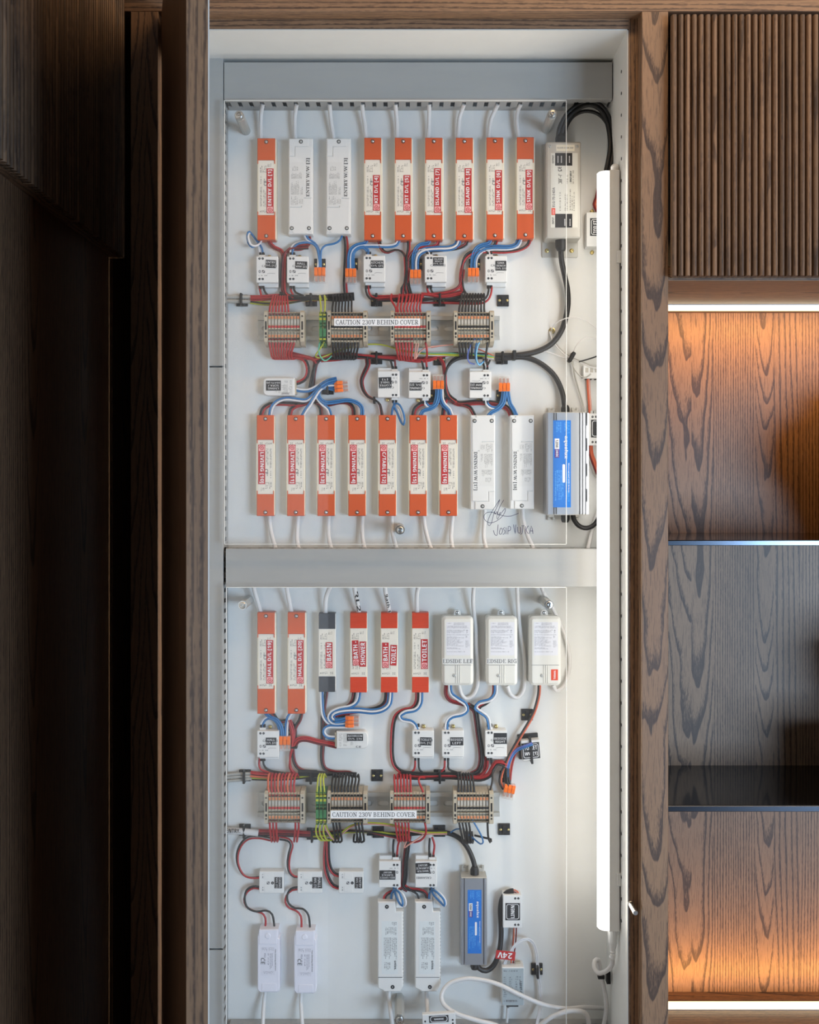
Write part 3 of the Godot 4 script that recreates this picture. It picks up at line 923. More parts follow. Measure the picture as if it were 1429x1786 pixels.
func lever_connector(px, py, rot, label, z0 = 0.004):
	# orange levers over a clear housing, three ways; wires enter at the lever end (local +y)
	var u := k(0.016)
	var c := P(px, py, 0.016)
	var t := thing("lever_connector", label, "wire connector", "clear lever connectors with orange levers", Vector3(c.x, c.y, 0), rot)
	var hs := part(t, "clear_housing", rbox(20 * u, 26 * u, z0, 0.017, 0.0008, 0.0006), "clear_plastic", Vector3(0, 0, 0))
	for i in 3:
		var x: float = (i - 1) * 6.6 * u
		part(t, "lever", ext(PackedVector2Array([Vector2(12.5 * u, 0.007), Vector2(12.5 * u, 0.0172), Vector2(7 * u, 0.0195), Vector2(-1 * u, 0.0185), Vector2(-2.5 * u, 0.0165), Vector2(-2.5 * u, 0.010)]), -2.9 * u, 2.9 * u, "x", 0.0003, true), "lever_orange", Vector3(x, 0, 0))
		part(t, "clamp_spring", rbox(3.6 * u, 8 * u, z0 + 0.002, 0.013, 0.0003, 0.0003), "copper", Vector3(x, -6.5 * u, 0))

func tie_mount(px, py, label, tie = false, show_screws = true):
	var u := k(0.004)
	var c := P(px, py, 0.004)
	var t := thing("cable_tie_mount", label, "cable tie mount", "square black cable tie mounts", Vector3(c.x, c.y, 0))
	part(t, "base", rbox(20 * u, 20 * u, 0.0, 0.0035, 0.0006, 0.0008), "tie_black")
	part(t, "bridge", ext(PackedVector2Array([Vector2(-8 * u, 0.003), Vector2(-5 * u, 0.0062), Vector2(5 * u, 0.0062), Vector2(8 * u, 0.003)]), -3 * u, 3 * u, "x", 0.0003, true), "tie_black")
	if show_screws:
		for x in [-6.5, 6.8]: screw(t, x * u, 0, 0.0035, 2.4 * u, "brass")
	if tie:
		part(t, "cable_tie", rbox(4 * u, 22 * u, 0.003, 0.0175, 0.001, 0.002), "tie_black")

func bedside_driver(s, px0, px1, label, red):
	var z := 0.030
	var u := k(z)
	var t := dev("led_driver", label, "LED driver", "round-cornered white LED drivers", px0, 1075, px1, 1196, z)
	var w: float = (px1 - px0) * u
	var h := 121 * u
	part(t, "housing", rbox(w, h, 0.0, z, 0.006, 0.004), "warm_plastic")
	part(t, "mounting_ear", ext(PackedVector2Array([Vector2(-7 * u, 0), Vector2(7 * u, 0), Vector2(5.5 * u, 8 * u), Vector2(2.5 * u, 10.5 * u), Vector2(-2.5 * u, 10.5 * u), Vector2(-5.5 * u, 8 * u)]), 0.012, 0.016, "z", 0.0008), "white_plastic", Vector3(0, h / 2 - 1 * u, 0))
	screw(t, 0, h / 2 + 4.5 * u, 0.016, 3.4 * u)
	part(t, "rating_label", sticker(42 * u, 58 * u, 0.0002, 0), "print_dense", Vector3(1 * u, h / 2 - 39 * u, z))
	part(t, "cover_seam", rbox(w - 0.006, 0.7 * u, -0.0001, 0.0002), "grey_print", Vector3(0, -h / 2 + 36 * u, z))
	for x in [-3.5, 0.0, 3.5]: part(t, "rib", rbox(1.5 * u, 32 * u, -0.0004, 0.0008, 0.0, 0.0003), "warm_plastic", Vector3(x * u + 1 * u, -h / 2 + 20 * u, z))
	screw(t, -6 * u, -h / 2 + 18 * u, z - 0.0004, 3.2 * u, "zinc")
	if s:
		var l := part(t, "name_strip", rbox(w - 2 * u, 9 * u, 0, 0.0002), "white_plastic", Vector3(0, -h / 2 + 43 * u, z))
		txt(l, s, Vector3(0, 0, 0.0004), w - 3 * u, 6.4 * u, 0, "black_print", serif)
	if red:
		var st := part(t, "red_sticker", rbox(12 * u, 19 * u, 0, 0.0002), "orange_red", Vector3(16 * u, -h / 2 + 19 * u, z))
		txt(st, "Tridonic", Vector3(0, 0, 0.0004), 15 * u, 4 * u, PI / 2, "white_print")

func ribbed_driver(px0, py0, px1, py1, zf, watt, label, lx0, lx1, ly0, ly1, ribs_right):
	var u := k(zf)
	var t := dev("waterproof_driver", label, "LED driver", "ribbed metal drivers with blue labels", px0, py0, px1, py1, zf)
	var w: float = (px1 - px0) * u
	var h: float = (py1 - py0) * u
	var mx: float = (px0 + px1) / 2.0
	var my: float = (py0 + py1) / 2.0
	# extruded aluminium section with fins on its face
	var pts := PackedVector2Array([Vector2(-w / 2, 0.004), Vector2(w / 2, 0.004), Vector2(w / 2, zf - 0.002)])
	var fins := []
	if ribs_right: fins = [[-24, -22], [-20, -18], [20, 23], [25, 28], [30, 33], [35, 38]]
	else: fins = [[-18, -16], [16, 18]]
	fins.reverse()
	pts.append(Vector2(w / 2 - 0.002, zf))
	for f in fins:
		pts.append(Vector2(f[1] * u, zf)); pts.append(Vector2(f[1] * u, zf - 0.003))
		pts.append(Vector2(f[0] * u, zf - 0.003)); pts.append(Vector2(f[0] * u, zf))
	pts.append(Vector2(-w / 2 + 0.002, zf))
	pts.append(Vector2(-w / 2, zf - 0.002))
	part(t, "housing", ext(pts, -h / 2, h / 2, "y"), "alloy")
	for e in [1, -1]:
		part(t, "end_plate", rbox(w * 0.97, 3 * u, 0.002, zf - 0.003, 0.0, 0.0006), "alloy_shell", Vector3(0, e * h / 2, 0))
		for x in [-1, 1]:
			var st := start()
			box_to(st, -6 * u, -4 * u, 0.002, 6 * u, 5 * u, 0.006, 0.0008)
			for q in [-1, 1]: box_to(st, q * 4.2 * u - 1.8 * u, e * 4 * u - (0.0 if e > 0 else 5 * u), 0.002, q * 4.2 * u + 1.8 * u, e * 4 * u + (5 * u if e > 0 else 0.0), 0.006)
			part(t, "mounting_foot", st.commit(), "alloy_shell", Vector3(x * w * 0.30, e * (h / 2 + 3 * u), 0))
		part(t, "cable_gland", lathe([[0.0065, -0.004], [0.0065, 0.006], [0.0048, 0.010], [0.0, 0.010]], 12), "tie_black", Vector3((0.02 if px0 > 900 else 0.05) * w, e * (h / 2 + 0.003), 0.018)).rotation = Vector3(-e * PI / 2, 0, 0)
	var lw: float = (lx1 - lx0) * u
	var lh: float = (ly1 - ly0) * u
	var lab := part(t, "blue_label", sticker(lw, lh, 0.0002, 3), "print_blue", Vector3(((lx0 + lx1) / 2.0 - mx) * u, -((ly0 + ly1) / 2.0 - my) * u, zf))
	txt(lab, "aqualux", Vector3(lw * 0.22, lh * 0.19, 0.0004), lh * 0.26, lw * 0.24, -PI / 2, "white_print")
	txt(lab, "Waterproof LED Driver", Vector3(lw * 0.38, -lh * 0.16, 0.0004), lh * 0.34, lw * 0.08, -PI / 2, "white_print")
	var wp := part(lab, "watt_patch", rbox(lw * 0.26, lh * 0.12, 0, 0.0001), "white_print", Vector3(-lw * 0.28, lh * 0.23, 0.0002))
	txt(wp, watt, Vector3(0, 0, 0.0003), lh * 0.09, lw * 0.15, -PI / 2, "black_print")
	var vp := part(lab, "volt_patch", rbox(lw * 0.26, lh * 0.10, 0, 0.0001), "label_purple", Vector3(-lw * 0.28, lh * 0.12, 0.0002))
	txt(vp, "24VDC", Vector3(0, 0, 0.0003), lh * 0.085, lw * 0.13, -PI / 2, "white_print")
	part(lab, "model_patch", rbox(lw * 0.14, lh * 0.21, 0, 0.0001, lw * 0.05), "white_print", Vector3(lw * 0.10, -lh * 0.11, 0.0002))

func long_driver(px0, label):
	var z := 0.026
	var u := k(z)
	var t := dev("led_driver", label, "LED driver", "long white drivers with cut-away ends", px0, 1573, px0 + 44, 1730, z)
	var h := 157 * u
	var p := PackedVector2Array()
	for q in [[-22, -72], [-12, -77], [-12, -78.5], [17, -78.5], [22, -70], [22, 62], [10, 62], [9, 78.5], [-22, 78.5]]: p.append(Vector2(q[0], q[1]) * u)
	part(t, "housing", ext(p, 0, z, "z", 0.0015), "white_plastic")
	part(t, "side_shelf", rbox(12 * u, 15 * u, 0, z * 0.55, 0.0006, 0.0006), "white_plastic", Vector3(16 * u, 70 * u, 0))
	for i in 22: part(t, "side_rib", rbox(1.6 * u, 3.2 * u, 0.004, z - 0.003, 0, 0.0005), "white_plastic", Vector3(22.2 * u, (58 - i * 6) * u, 0))
	for q in [[-6, 70], [4, -70]]:
		hole_ring(t, q[0] * u, q[1] * u, z, 2.6 * u)
		screw(t, q[0] * u, q[1] * u, z - 0.0012, 2.7 * u, "dark_steel")
	part(t, "rating_label", sticker(28 * u, 92 * u, 0.0002, 3), "print_long", Vector3(-1 * u, -1 * u, z))
	txt(t, "unios.", Vector3(9 * u, -32 * u, z + 0.0004), 16 * u, 4.6 * u, -PI / 2, "black_print")
	part(t, "cover_seam", rbox(42 * u, 0.8 * u, -0.0002, 0.0003), "black_print" if px0 < 700 else "grey_print", Vector3(0, -53 * u, z))

func pale_driver(px0, py0, label):
	var z := 0.024
	var u := k(z)
	var t := dev("led_driver", label, "LED driver", "pale chamfered drivers", px0, py0, px0 + 39, py0 + 110, z)
	var p := PackedVector2Array()
	for q in [[-15, -55], [15, -55], [19.5, -52], [19.5, 38], [17, 40], [17, 55], [-16, 55], [-19.5, 42], [-19.5, -50]]: p.append(Vector2(q[0], q[1]) * u)
	part(t, "housing", ext(p, 0, z, "z", 0.0012), "cool_plastic")
	part(t, "cable_cover", rbox(31 * u, 25 * u, z - 0.001, z + 0.0008, 0.001, 0.0005), "cool_plastic", Vector3(-1 * u, 42 * u, 0))
	part(t, "strain_relief", rbox(26 * u, 14 * u, z - 0.001, z + 0.0006, 0.001, 0.0005), "cool_plastic", Vector3(1 * u, -46 * u, 0))
	part(t, "boss", lathe([[5 * u, 0], [5 * u, 0.0006], [4 * u, 0.001], [0, 0.001]], 14), "cool_plastic", Vector3(-1 * u, 44 * u, z + 0.0006))
	part(t, "rating_label", sticker(24 * u, 50 * u, 0.0002, 3), "print_pale", Vector3(-1 * u, 0, z))
	txt(t, "Triac Dimming LED Driver", Vector3(12 * u, 2 * u, z + 0.0004), 38 * u, 2.6 * u, -PI / 2, "grey_print")
	txt(t, "CE", Vector3(-10 * u, 0 * u, z + 0.0004), 11 * u, 6.5 * u, -PI / 2, "grey_print")

func devices():
	var lab := "slim LED driver with orange ends and red tape reading "
	for q in [["ENTRY D/L [1]", 449, 241, 480, 418], ["KIT D/L [4]", 635.5, 240, 665, 418], ["KIT D/L [5]", 689, 240, 718, 418], ["ISLAND D/L [7]", 742, 240, 772, 418], ["ISLAND D/L [8]", 795.5, 240, 825, 418], ["SINK D/L [6]", 849, 239.5, 878, 417], ["SINK D/L [9]", 902, 239, 931.5, 416]]:
		slim_driver(q[0], q[1], q[2], q[3], q[4], false, lab + spoken(q[0].replace("[", "").replace("]", "")), 62.0 if q[0].begins_with("KIT") else 70.0 if q[0].begins_with("SINK") else 78.0, -7.0 if q[0].begins_with("KIT") else -3.0)
	for q in [["LIVING [10]", 448], ["LIVING [11]", 501], ["LIVING [13]", 554], ["LIVING [14]", 608], ["C/TABLE [12]", 661], ["DINING [15]", 714.5], ["DINING [16]", 767.5]]:
		slim_driver(q[0], q[1], 724, q[1] + 30, 900, true, lab + spoken(q[0].replace("[", "").replace("]", "")), 69.0, -2.0)
	for q in [["HALL D/L [19]", 449], ["HALL D/L [20]", 502]]:
		slim_driver(q[0], q[1], 1068, q[1] + 30, 1245, false, lab + spoken(q[0].replace("[", "").replace("]", "")), 76.0, 2.0)
	for q in [["ENTRY W/W [2]", 503, 241, 546, 408, false], ["ENTRY W/W [3]", 569, 241, 612, 408, false], ["DINING W/W [17]", 821, 724, 864, 889, true], ["DINING W/W [18]", 890, 724, 932, 888, true]]:
		wide_driver(q[0], q[1], q[2], q[3], q[4], q[5], "wide white LED driver with a serif strip reading " + q[0])
	short_driver([], 556, 1070, 585, 1207, "charcoal", "short LED driver with charcoal ends and red tape reading BASIN", [["BASIN", 574, 1143, 12, 45, true]])
	short_driver([], 611, 1069, 640, 1208, "orange_red", "short LED driver with ribbed orange ends and two red tapes reading BATH - SHOWER", [["BATH -", 620.5, 1139, 11.5, 44, true, 0.04], ["SHOWER", 633, 1141, 11.5, 44, false]])
	short_driver([], 664.5, 1069, 693.5, 1208, "orange_red", "short LED driver with ribbed orange ends and two red tapes reading BATH - TOILET", [["BATH -", 672.5, 1143, 11.5, 44, true], ["TOILET", 686.5, 1143, 11.5, 36, false, -0.03]])
	short_driver([], 719, 1069, 748, 1208, "orange_red", "short LED driver with ribbed orange ends and one red tape reading TOILET", [["TOILET", 740.5, 1141, 12, 52, true]])
	var dl := "small white dimmer module with a black label reading "
	dimmer(["ENTRY", "D/L [1]"], 447, 447, false, dl + "ENTRY D/L 1", 6.5, 9.5, 18, 14, -0.05)
	dimmer(["HALL", "WW [2]"], 500.5, 447, false, dl + "HALL WW 2", 6, 7.5, 21, 13, -0.04)
	dimmer(["KITCHEN", "D/L [2]"], 634, 446, false, dl + "KITCHEN D/L 2", 5, 8, 22, 13)
	dimmer(["ISLAND", "BENCH", "D/L [2]"], 741, 446, false, dl + "ISLAND BENCH D/L 2", 5, 13, 18.5, 14)
	dimmer(["SINK", "BENCH", "D/L [2]"], 846.5, 446, false, dl + "SINK BENCH D/L 2", 8.5, 5.5, 19, 17)
	dimmer(["COFFEE", "TABLE", "[1]"], 659, 647, true, dl + "COFFEE TABLE, upside down", 6, -3, 22, 18, 0.03)
	dimmer(["DINING", "D/L [2]"], 713, 648, true, dl + "DINING D/L 2, upside down", 7, 3, 21, 14)
	dimmer(["DINING", "WW [2]"], 819, 648, true, dl + "DINING WW 2, upside down", 7, 3, 21, 13)
	dimmer(["HALL", "D/L [2]"], 448.5, 1275, false, dl + "HALL D/L 2", 5.5, 5, 18.5, 13)
	dimmer(["TOILET", "D/L [1]"], 719, 1274, false, dl + "TOILET D/L 1", 5, 4, 20, 14, -0.03)
	dimmer(["BEDSIDE", "LEFT"], 771, 1274, false, dl + "BEDSIDE LEFT beside the toilet module", 7, 4, 23, 14)
	dimmer(["", "BEDSIDE", "RIGHT"], 846.5, 1274, false, dl + "BEDSIDE RIGHT beside the black mount plate", 7.5, 9, 23, 19)
	dimmer(["BED / OFFICE", "SURFACE", "MOUNT"], 661, 1502, true, dl + "BED / OFFICE SURFACE MOUNT, upside down", 4, 1, 28, 16)
	dimmer(["MASTER", "SURFACE", "MOUNT"], 724.5, 1502, true, dl + "MASTER SURFACE MOUNT, upside down", 6, -11, 25, 18, 0.04)
	side_dimmer(["CASING", "W/L [1]"], 452, 1520, "flat white relay module with a sideways black label reading CASING W/L", 12, 13)
	side_dimmer(["HALL", "W/L [1]"], 519, 1520, "flat white relay module with a sideways black label reading HALL W/L", 13, 17)
	side_dimmer(["ENTRY", "W/L [1]"], 591, 1520, "flat white relay module with a sideways black label reading ENTRY W/L", 13, 13)
	pill_module(["LIVING", "SOFA /", "SEATS [4]"], 459, 659, 514, 690, false, "round-ended white module with an upside-down black label reading LIVING SOFA SEATS", 9.5, -2, 26, 17.5, true)
	pill_module(["BATHROOM", "D/L [3]"], 587, 1276, 642, 1306, true, "round-ended white module with a black label reading BATHROOM D/L 3", 5, 5, 28, 12, false)
	for q in [[558, 479, 0.0, "below the ENTRY W/W 2 driver"], [612, 481, 0.0, "beside the KITCHEN module"], [725, 483, 0.0, "beside the ISLAND BENCH module"], [826, 480, 0.0, "beside the SINK BENCH module"], [765, 666, PI, "beside the DINING D/L module"], [880, 670, PI, "beside the DINING WW module"], [497, 1297, 0.0, "beside the HALL module"], [888, 1381, -0.2, "at the end of the lower terminal rail"], [596, 674, PI / 2 + 0.08, "at the end of the thick blue bundle"], [615, 1259, PI / 2, "above the BATHROOM module"]]:
		lever_connector(q[0], q[1], q[2], "clear wire connector with orange levers " + q[3])
	for q in [[422, 524, "on the grey cables above the first terminal strip", true], [543, 524, "beside the upper earth terminals", true], [657, 524, "below the KITCHEN module", true], [767, 524, "below the ISLAND BENCH module", true], [878, 524, "with two bare screws below the SINK BENCH module", false], [657, 625, "under the upper rail beside the COFFEE TABLE wires", true], [767, 627, "under the upper rail above the DINING connector", false], [876, 625, "holding the two thick black cables", true], [558, 461, "behind the blue wires below ENTRY W/W 2", false], [614, 460, "behind the blue wires beside KITCHEN", false], [727, 461, "behind the blue wires beside ISLAND BENCH", false], [828, 461, "behind the blue wires beside SINK BENCH", false], [760, 690, "behind the blue wires beside DINING D/L", false], [876, 690, "behind the blue wires beside DINING WW", false], [572, 678, "behind the thick blue bundle", true],
		[427, 1353, "on the grey cables above the lower strips", true], [543, 1354, "beside the lower earth terminals", true], [658, 1353, "with a white scratch below the BATHROOM module", false], [767, 1353, "below the BEDSIDE LEFT module", true], [497, 1278, "behind the blue wires beside HALL", false], [920, 1247, "under the red wire beside the BEDSIDE RIGHT module", false], [882, 1355, "above the lower end connector", false], [427, 1448, "on the cable marked ENTRY", true], [545, 1455, "under the lower earth terminals", true], [660, 1452, "under the lower caution strip", false], [767, 1450, "under the lower rail beside the MASTER wires", false], [880, 1447, "with two bare screws under the lower rail end", false], [937, 1691, "on the thin white cable beside the light control box", true], [600, 1253, "behind the bathroom connector", false]]:
		tie_mount(q[0], q[1], "square black tie mount " + q[2], q[3])
	bedside_driver("EDSIDE LEF", 771, 826, "round-cornered white driver with a strip reading EDSIDE LEF", false)
	bedside_driver("EDSIDE RIG", 848, 903, "round-cornered white driver with a strip reading EDSIDE RIG", false)
	bedside_driver("", 924, 979, "round-cornered white driver with a small red sticker", true)
	ribbed_driver(954, 720, 1025, 897, 0.046, "120W", "large ribbed aluminium driver with a blue 120W label", 965, 996, 733, 885, true)
	ribbed_driver(804, 1533, 850, 1683, 0.034, "50W", "smaller ribbed grey driver with a blue 50W label", 816, 840, 1552, 1663, false)
	long_driver(659, "long white driver with a black seam under the BED / OFFICE module")
	long_driver(724, "long white driver under the MASTER module")
	pale_driver(449, 1621, "pale driver with cut corners below the CASING module")
	pale_driver(513, 1623, "pale driver with cut corners below the HALL W/L module")
	metal_driver()
	odd_boxes()

func metal_driver():
	var z := 0.038
	var u := k(z)
	var t := dev("metal_driver", "silver metal power supply with a printed data label under black cables", "LED driver", "", 953, 247, 1014, 415, z)
	var w := 61 * u
	var h := 168 * u
	part(t, "case", rbox(w, h, 0.002, z, 0.002, 0.002), "alloy_shell")
	part(t, "flange", rbox(w + 3 * u, h + 34 * u, 0.0, 0.0025, 0.002, 0.0006), "alloy_shell", Vector3(-1 * u, -9 * u, 0))
	for x in [-22.0, 22.0]:
		screw(t, (x - 2) * u, -h / 2 - 14 * u, 0.0025, 4.0 * u, "brass")
		screw(t, x * u * 1.08, h / 2 - 8 * u, z - 0.0002, 2.8 * u, "zinc")
	for e in [1, -1]:
		part(t, "cable_gland", lathe([[0.0085, -0.003], [0.0085, 0.008], [0.006, 0.013], [0.0, 0.013]], 12), "tie_black", Vector3(-2 * u, e * (h / 2 + 0.003), 0.022)).rotation = Vector3(-e * PI / 2, 0, 0)
	var l := part(t, "data_label", sticker(47 * u, 130 * u, 0.0002, 1), "print_metal", Vector3(1 * u, -1 * u, z))
	part(l, "output_block", rbox(30 * u, 22 * u, 0, 0.0001), "black_tape", Vector3(-1 * u, 54 * u, 0.0002))
	part(l, "input_block", rbox(30 * u, 24 * u, 0, 0.0001), "black_tape", Vector3(-1 * u, -53 * u, 0.0002))
	txt(l, "OUTPUT", Vector3(-19.5 * u, 54 * u, 0.0004), 14 * u, 3.4 * u, PI / 2, "black_print")
	txt(l, "INPUT", Vector3(-19.5 * u, -53 * u, 0.0004), 12 * u, 3.4 * u, PI / 2, "black_print")
	txt(l, "ELG-75-24DA", Vector3(-18.5 * u, -12 * u, 0.0004), 34 * u, 4.4 * u, PI / 2, "grey_print")
	txt(l, "IP67 SELV", Vector3(11 * u, 24 * u, 0.0004), 20 * u, 3.2 * u, PI / 2, "black_print")
	txt(l, "CE", Vector3(-8 * u, 37 * u, 0.0004), 8 * u, 6 * u, PI / 2, "black_print")
	for q in [[-11, 54], [-5, 54], [9, 54], [1, -56], [10, -56]]: txt(l, "ooooo", Vector3(q[0] * u, q[1] * u, 0.0004), 12 * u, 1.8 * u, PI / 2, "white_print")
	var mw := part(l, "maker_patch", rbox(6.5 * u, 12 * u, 0, 0.0001), "orange_red", Vector3(-19 * u, -37 * u, 0.0002))
	txt(mw, "MW", Vector3(0, 0, 0.0003), 9 * u, 4 * u, PI / 2, "pink_print")
	var s := part(t, "serial_sticker", rbox(32 * u, 11 * u, 0, 0.0002), "cream_plastic", Vector3(3 * u, h / 2 - 11 * u, z))
	txt(s, "ELG75 24DA 24V", Vector3(0, 0, 0.0004), 28 * u, 2.6 * u, 0, "grey_print")

func odd_boxes():
	# modules half hidden by the light tube
	var z := 0.020
	var u := k(z)
	var t := dev("dimmer_module", "white module marked TOILET half hidden by the light tube", "dimmer module", "", 1023, 370, 1062, 430, z)
	part(t, "housing", rbox(39 * u, 60 * u, 0, z, 0.001, 0.0008), "white_plastic")
	for e in [-1, 1]: screw(t, -6 * u, e * 36 * u, 0.002, 3.6 * u, "brass", "mounting_screw")
	black_label(t, ["TOILET", "MIRROR"], 2 * u, 4 * u, 31 * u, 30 * u, z, PI / 2, true)
	t = dev("dimmer_module", "white module marked ROOM beside the large ribbed driver", "dimmer module", "", 1026, 721, 1064, 777, z)
	part(t, "housing", rbox(38 * u, 56 * u, 0, z, 0.001, 0.0008), "white_plastic")
	for y in [22.0, -22.0]:
		for x in [-11.0, -5.0]: screw(t, x * u, y * u, z - 0.0006, 2.0 * u, "dark_steel", "terminal_screw")
	black_label(t, ["ROOM"], 1 * u, 1.5 * u, 31 * u, 30 * u, z, -PI / 2, true)
	for q in [-11.0, -5.0]: part(t, "terminal_collar", rbox(5 * u, 6 * u, 0.003, 0.012, 0.0, 0.0004), "zinc", Vector3(q * u, 30 * u, 0))
	t = dev("terminal_strip", "white screwless terminal block half hidden by the light tube", "terminal block", "", 1018, 637, 1062, 660, 0.018)
	part(t, "housing", rbox(44 * u, 23 * u, 0, 0.018, 0.0006, 0.0006), "white_plastic")
	for i in 5:
		part(t, "clamp_window", rbox(5 * u, 8 * u, -0.0006, 0.0008, 0, 0.0003), "terminal_marker", Vector3((-16 + i * 8.2) * u, 3 * u, 0.018))
		part(t, "wire_port", rbox(3 * u, 2.4 * u, 0.004, 0.012), "tie_black", Vector3((-16 + i * 8.2) * u, -12 * u, 0))
	# tilted module tied over a black mount plate
	t = dev("dimmer_module", "tilted module marked TOILET W/W strapped to a black plate", "dimmer module", "", 907, 1287, 944, 1328, 0.019, 0.09)
	z = 0.019
	part(t, "mount_plate", rbox(36 * u, 44 * u, 0, 0.004, 0.001, 0.0006), "tie_black", Vector3(-1 * u, 2 * u, 0))
	part(t, "housing", rbox(33 * u, 35 * u, 0.004, z, 0.001, 0.0008), "white_plastic", Vector3(1.5 * u, -1 * u, 0))
	black_label(t, ["TOILET", "WW [1]"], 0.5 * u, -2 * u, 31 * u, 28 * u, z, 0.0, true)
	part(t, "cable_tie", rbox(4 * u, 46 * u, 0.004, z + 0.0022, 0.001, 0.0008), "tie_black", Vector3(1 * u, -2 * u, 0))
	# linen module
	z = 0.022
	u = k(z)
	t = dev("dimmer_module", "white module with a bordered black label reading LINEN", "dimmer module", "", 878, 1562, 910, 1618, z)
	part(t, "housing", rbox(33 * u, 57 * u, 0, z, 0.001, 0.0008), "white_plastic")
	part(t, "base_lip", rbox(35 * u, 9 * u, 0, 0.013, 0.0006, 0.0006), "white_plastic", Vector3(-2 * u, -24 * u, 0))
	for y in [23.0, -23.0]:
		for x in [5.0, 10.5]: screw(t, x * u, y * u, z - 0.0006, 2.0 * u, "dark_steel", "terminal_screw")
	black_label(t, ["LINEN"], 0.5 * u, 0, 30 * u, 25.5 * u, z, PI / 2, true)
	# light control box
	z = 0.026
	u = k(z)
	t = dev("control_box", "grey-white light control box with a black terminal plug below the LINEN module", "control box", "", 876, 1687, 914, 1754, z)
	part(t, "housing", rbox(39 * u, 67 * u, 0, z, 0.001, 0.001), "white_plastic")
	part(t, "data_label", sticker(37 * u, 64 * u, 0.0002), "print_box", Vector3(0, -0.5 * u, z))
	txt(t, "LIGHT CTRL", Vector3(14 * u, -6 * u, z + 0.0004), 30 * u, 3.6 * u, -PI / 2, "black_print")
	txt(t, "CONTROL", Vector3(-2 * u, -25 * u, z + 0.0004), 20 * u, 3.4 * u, 0, "grey_print")
	part(t, "plug", rbox(21 * u, 8 * u, 0.003, 0.018, 0.0, 0.0006), "tie_black", Vector3(0, -36 * u, 0))
	part(t, "wire_socket", rbox(9 * u, 4 * u, 0.006, 0.014), "terminal_beige", Vector3(10 * u, 34.5 * u, 0))
	# module leaning out of the bottom duct
	t = thing("dimmer_module", "white module marked WARDROBE lying over the bottom slotted duct", "dimmer module", "", P(766, 1783, 0.066) - Vector3(0, 0, 0.006), 0.06)
	u = k(0.066)
	part(t, "housing", rbox(58 * u, 32 * u, 0.0, 0.008, 0.001, 0.001), "white_plastic")
	for y in [-2.0, 4.0]:
		for x in [-24.0, 24.0]: screw(t, x * u, y * u, 0.0076, 1.6 * u, "dark_steel", "terminal_screw")
	black_label(t, ["WARDROBE"], 0, 7 * u, 34 * u, 12 * u, 0.008, 0.0, true)

# ------------------------------------------------------------------ rails and terminals
func profile(u, rows) -> PackedVector2Array:
	# side view (y, z) of a terminal block, with recesses cut where rows = [y0, y1] in pixels
	var zt := 0.040
	var p := PackedVector2Array([Vector2(-31 * u, 0.010), Vector2(-30 * u, 0.022), Vector2(-26 * u, 0.033)])
	for r in rows:
		p.append(Vector2(r[0] * u, zt)); p.append(Vector2(r[0] * u, zt - r[2]))
		p.append(Vector2(r[1] * u, zt - r[2])); p.append(Vector2(r[1] * u, zt))
	p.append_array(PackedVector2Array([Vector2(28.5 * u, 0.035), Vector2(30.5 * u, 0.022), Vector2(31 * u, 0.010)]))
	return p

func strip(px0, cy, n, label, jumper, top):
	var z := 0.040
	var u := k(z)
	var t := thing("terminal_strip", label, "terminal strip", "beige rail terminal strips", Vector3(P(px0, cy, z).x, P(px0, cy, z).y, 0))
	var pitch := 5.56
	if not cache.has("t_core"):
		cache["t_core"] = ext(profile(u, [[-21.5, -17.0, 0.010], [-11.0, -7.5, 0.004], [-6.2, -2.2, 0.008], [0.0, 4.5, 0.002], [6.0, 15.0, 0.0015], [21.0, 26.0, 0.010]]), 0.45 * u, 5.1 * u, "x")
		cache["t_plate"] = ext(profile(u, []), -0.35 * u, 0.45 * u, "x")
		cache["t_orange"] = box(0.9 * u, -2.2 * u, z - 0.003, 4.7 * u, 2.2 * u, z + 0.0006, 0.0003)
		cache["t_marker"] = box(0.7 * u, -4.2 * u, z - 0.0016, 4.9 * u, 4.2 * u, z - 0.0002, 0.0002)
		cache["t_jumper"] = box(0.5 * u, -2.0 * u, z - 0.002, 5.0 * u, 2.0 * u, z + 0.0004, 0.0003)
		cache["t_end"] = ext(PackedVector2Array([Vector2(-30 * u, 0.008), Vector2(-29 * u, 0.030), Vector2(-24 * u, 0.042), Vector2(27 * u, 0.042), Vector2(31 * u, 0.036), Vector2(31.5 * u, 0.008)]), 0, 1.0, "x", 0.0)
	for i in n:
		var b := part(t, "terminal_block", cache["t_core"], "terminal_beige", Vector3(i * pitch * u, 0, 0))
		part(b, "separator", cache["t_plate"], "terminal_beige")
		for y in [18.2, -14.2]: part(b, "release_lever", cache["t_orange"], "terminal_orange", Vector3(0, y * u, 0))
		part(b, "marker", cache["t_marker"], "terminal_marker", Vector3(0, 10.5 * u, 0))
		part(b, "jumper", cache["t_jumper"], jumper, Vector3(0, 2.2 * u, 0))
	for e in [[-6.4, 6.0], [n * pitch + 0.6, 7.4]]:
		var s := part(t, "end_stop", cache["t_end"], "terminal_beige", Vector3(e[0] * u, 0, 0))
		s.scale.x = e[1] * u
		var c: float = e[0] + e[1] / 2
		for y in [20.5, -16.0]: screw(t, c * u, y * u, 0.0412, 1.7 * u, "dark_steel", "end_screw")
		part(t, "marker_slot", rbox(3.0 * u, 15 * u, 0, 0.0006, 0.0004, 0.0002), "dark_steel", Vector3(c * u, 4 * u, 0.0416))
		part(t, "spare_slot", rbox(3.2 * u, 4.5 * u, 0, 0.0006, 0.0, 0.0002), "dark_steel", Vector3(c * u, -10 * u, 0.0416))

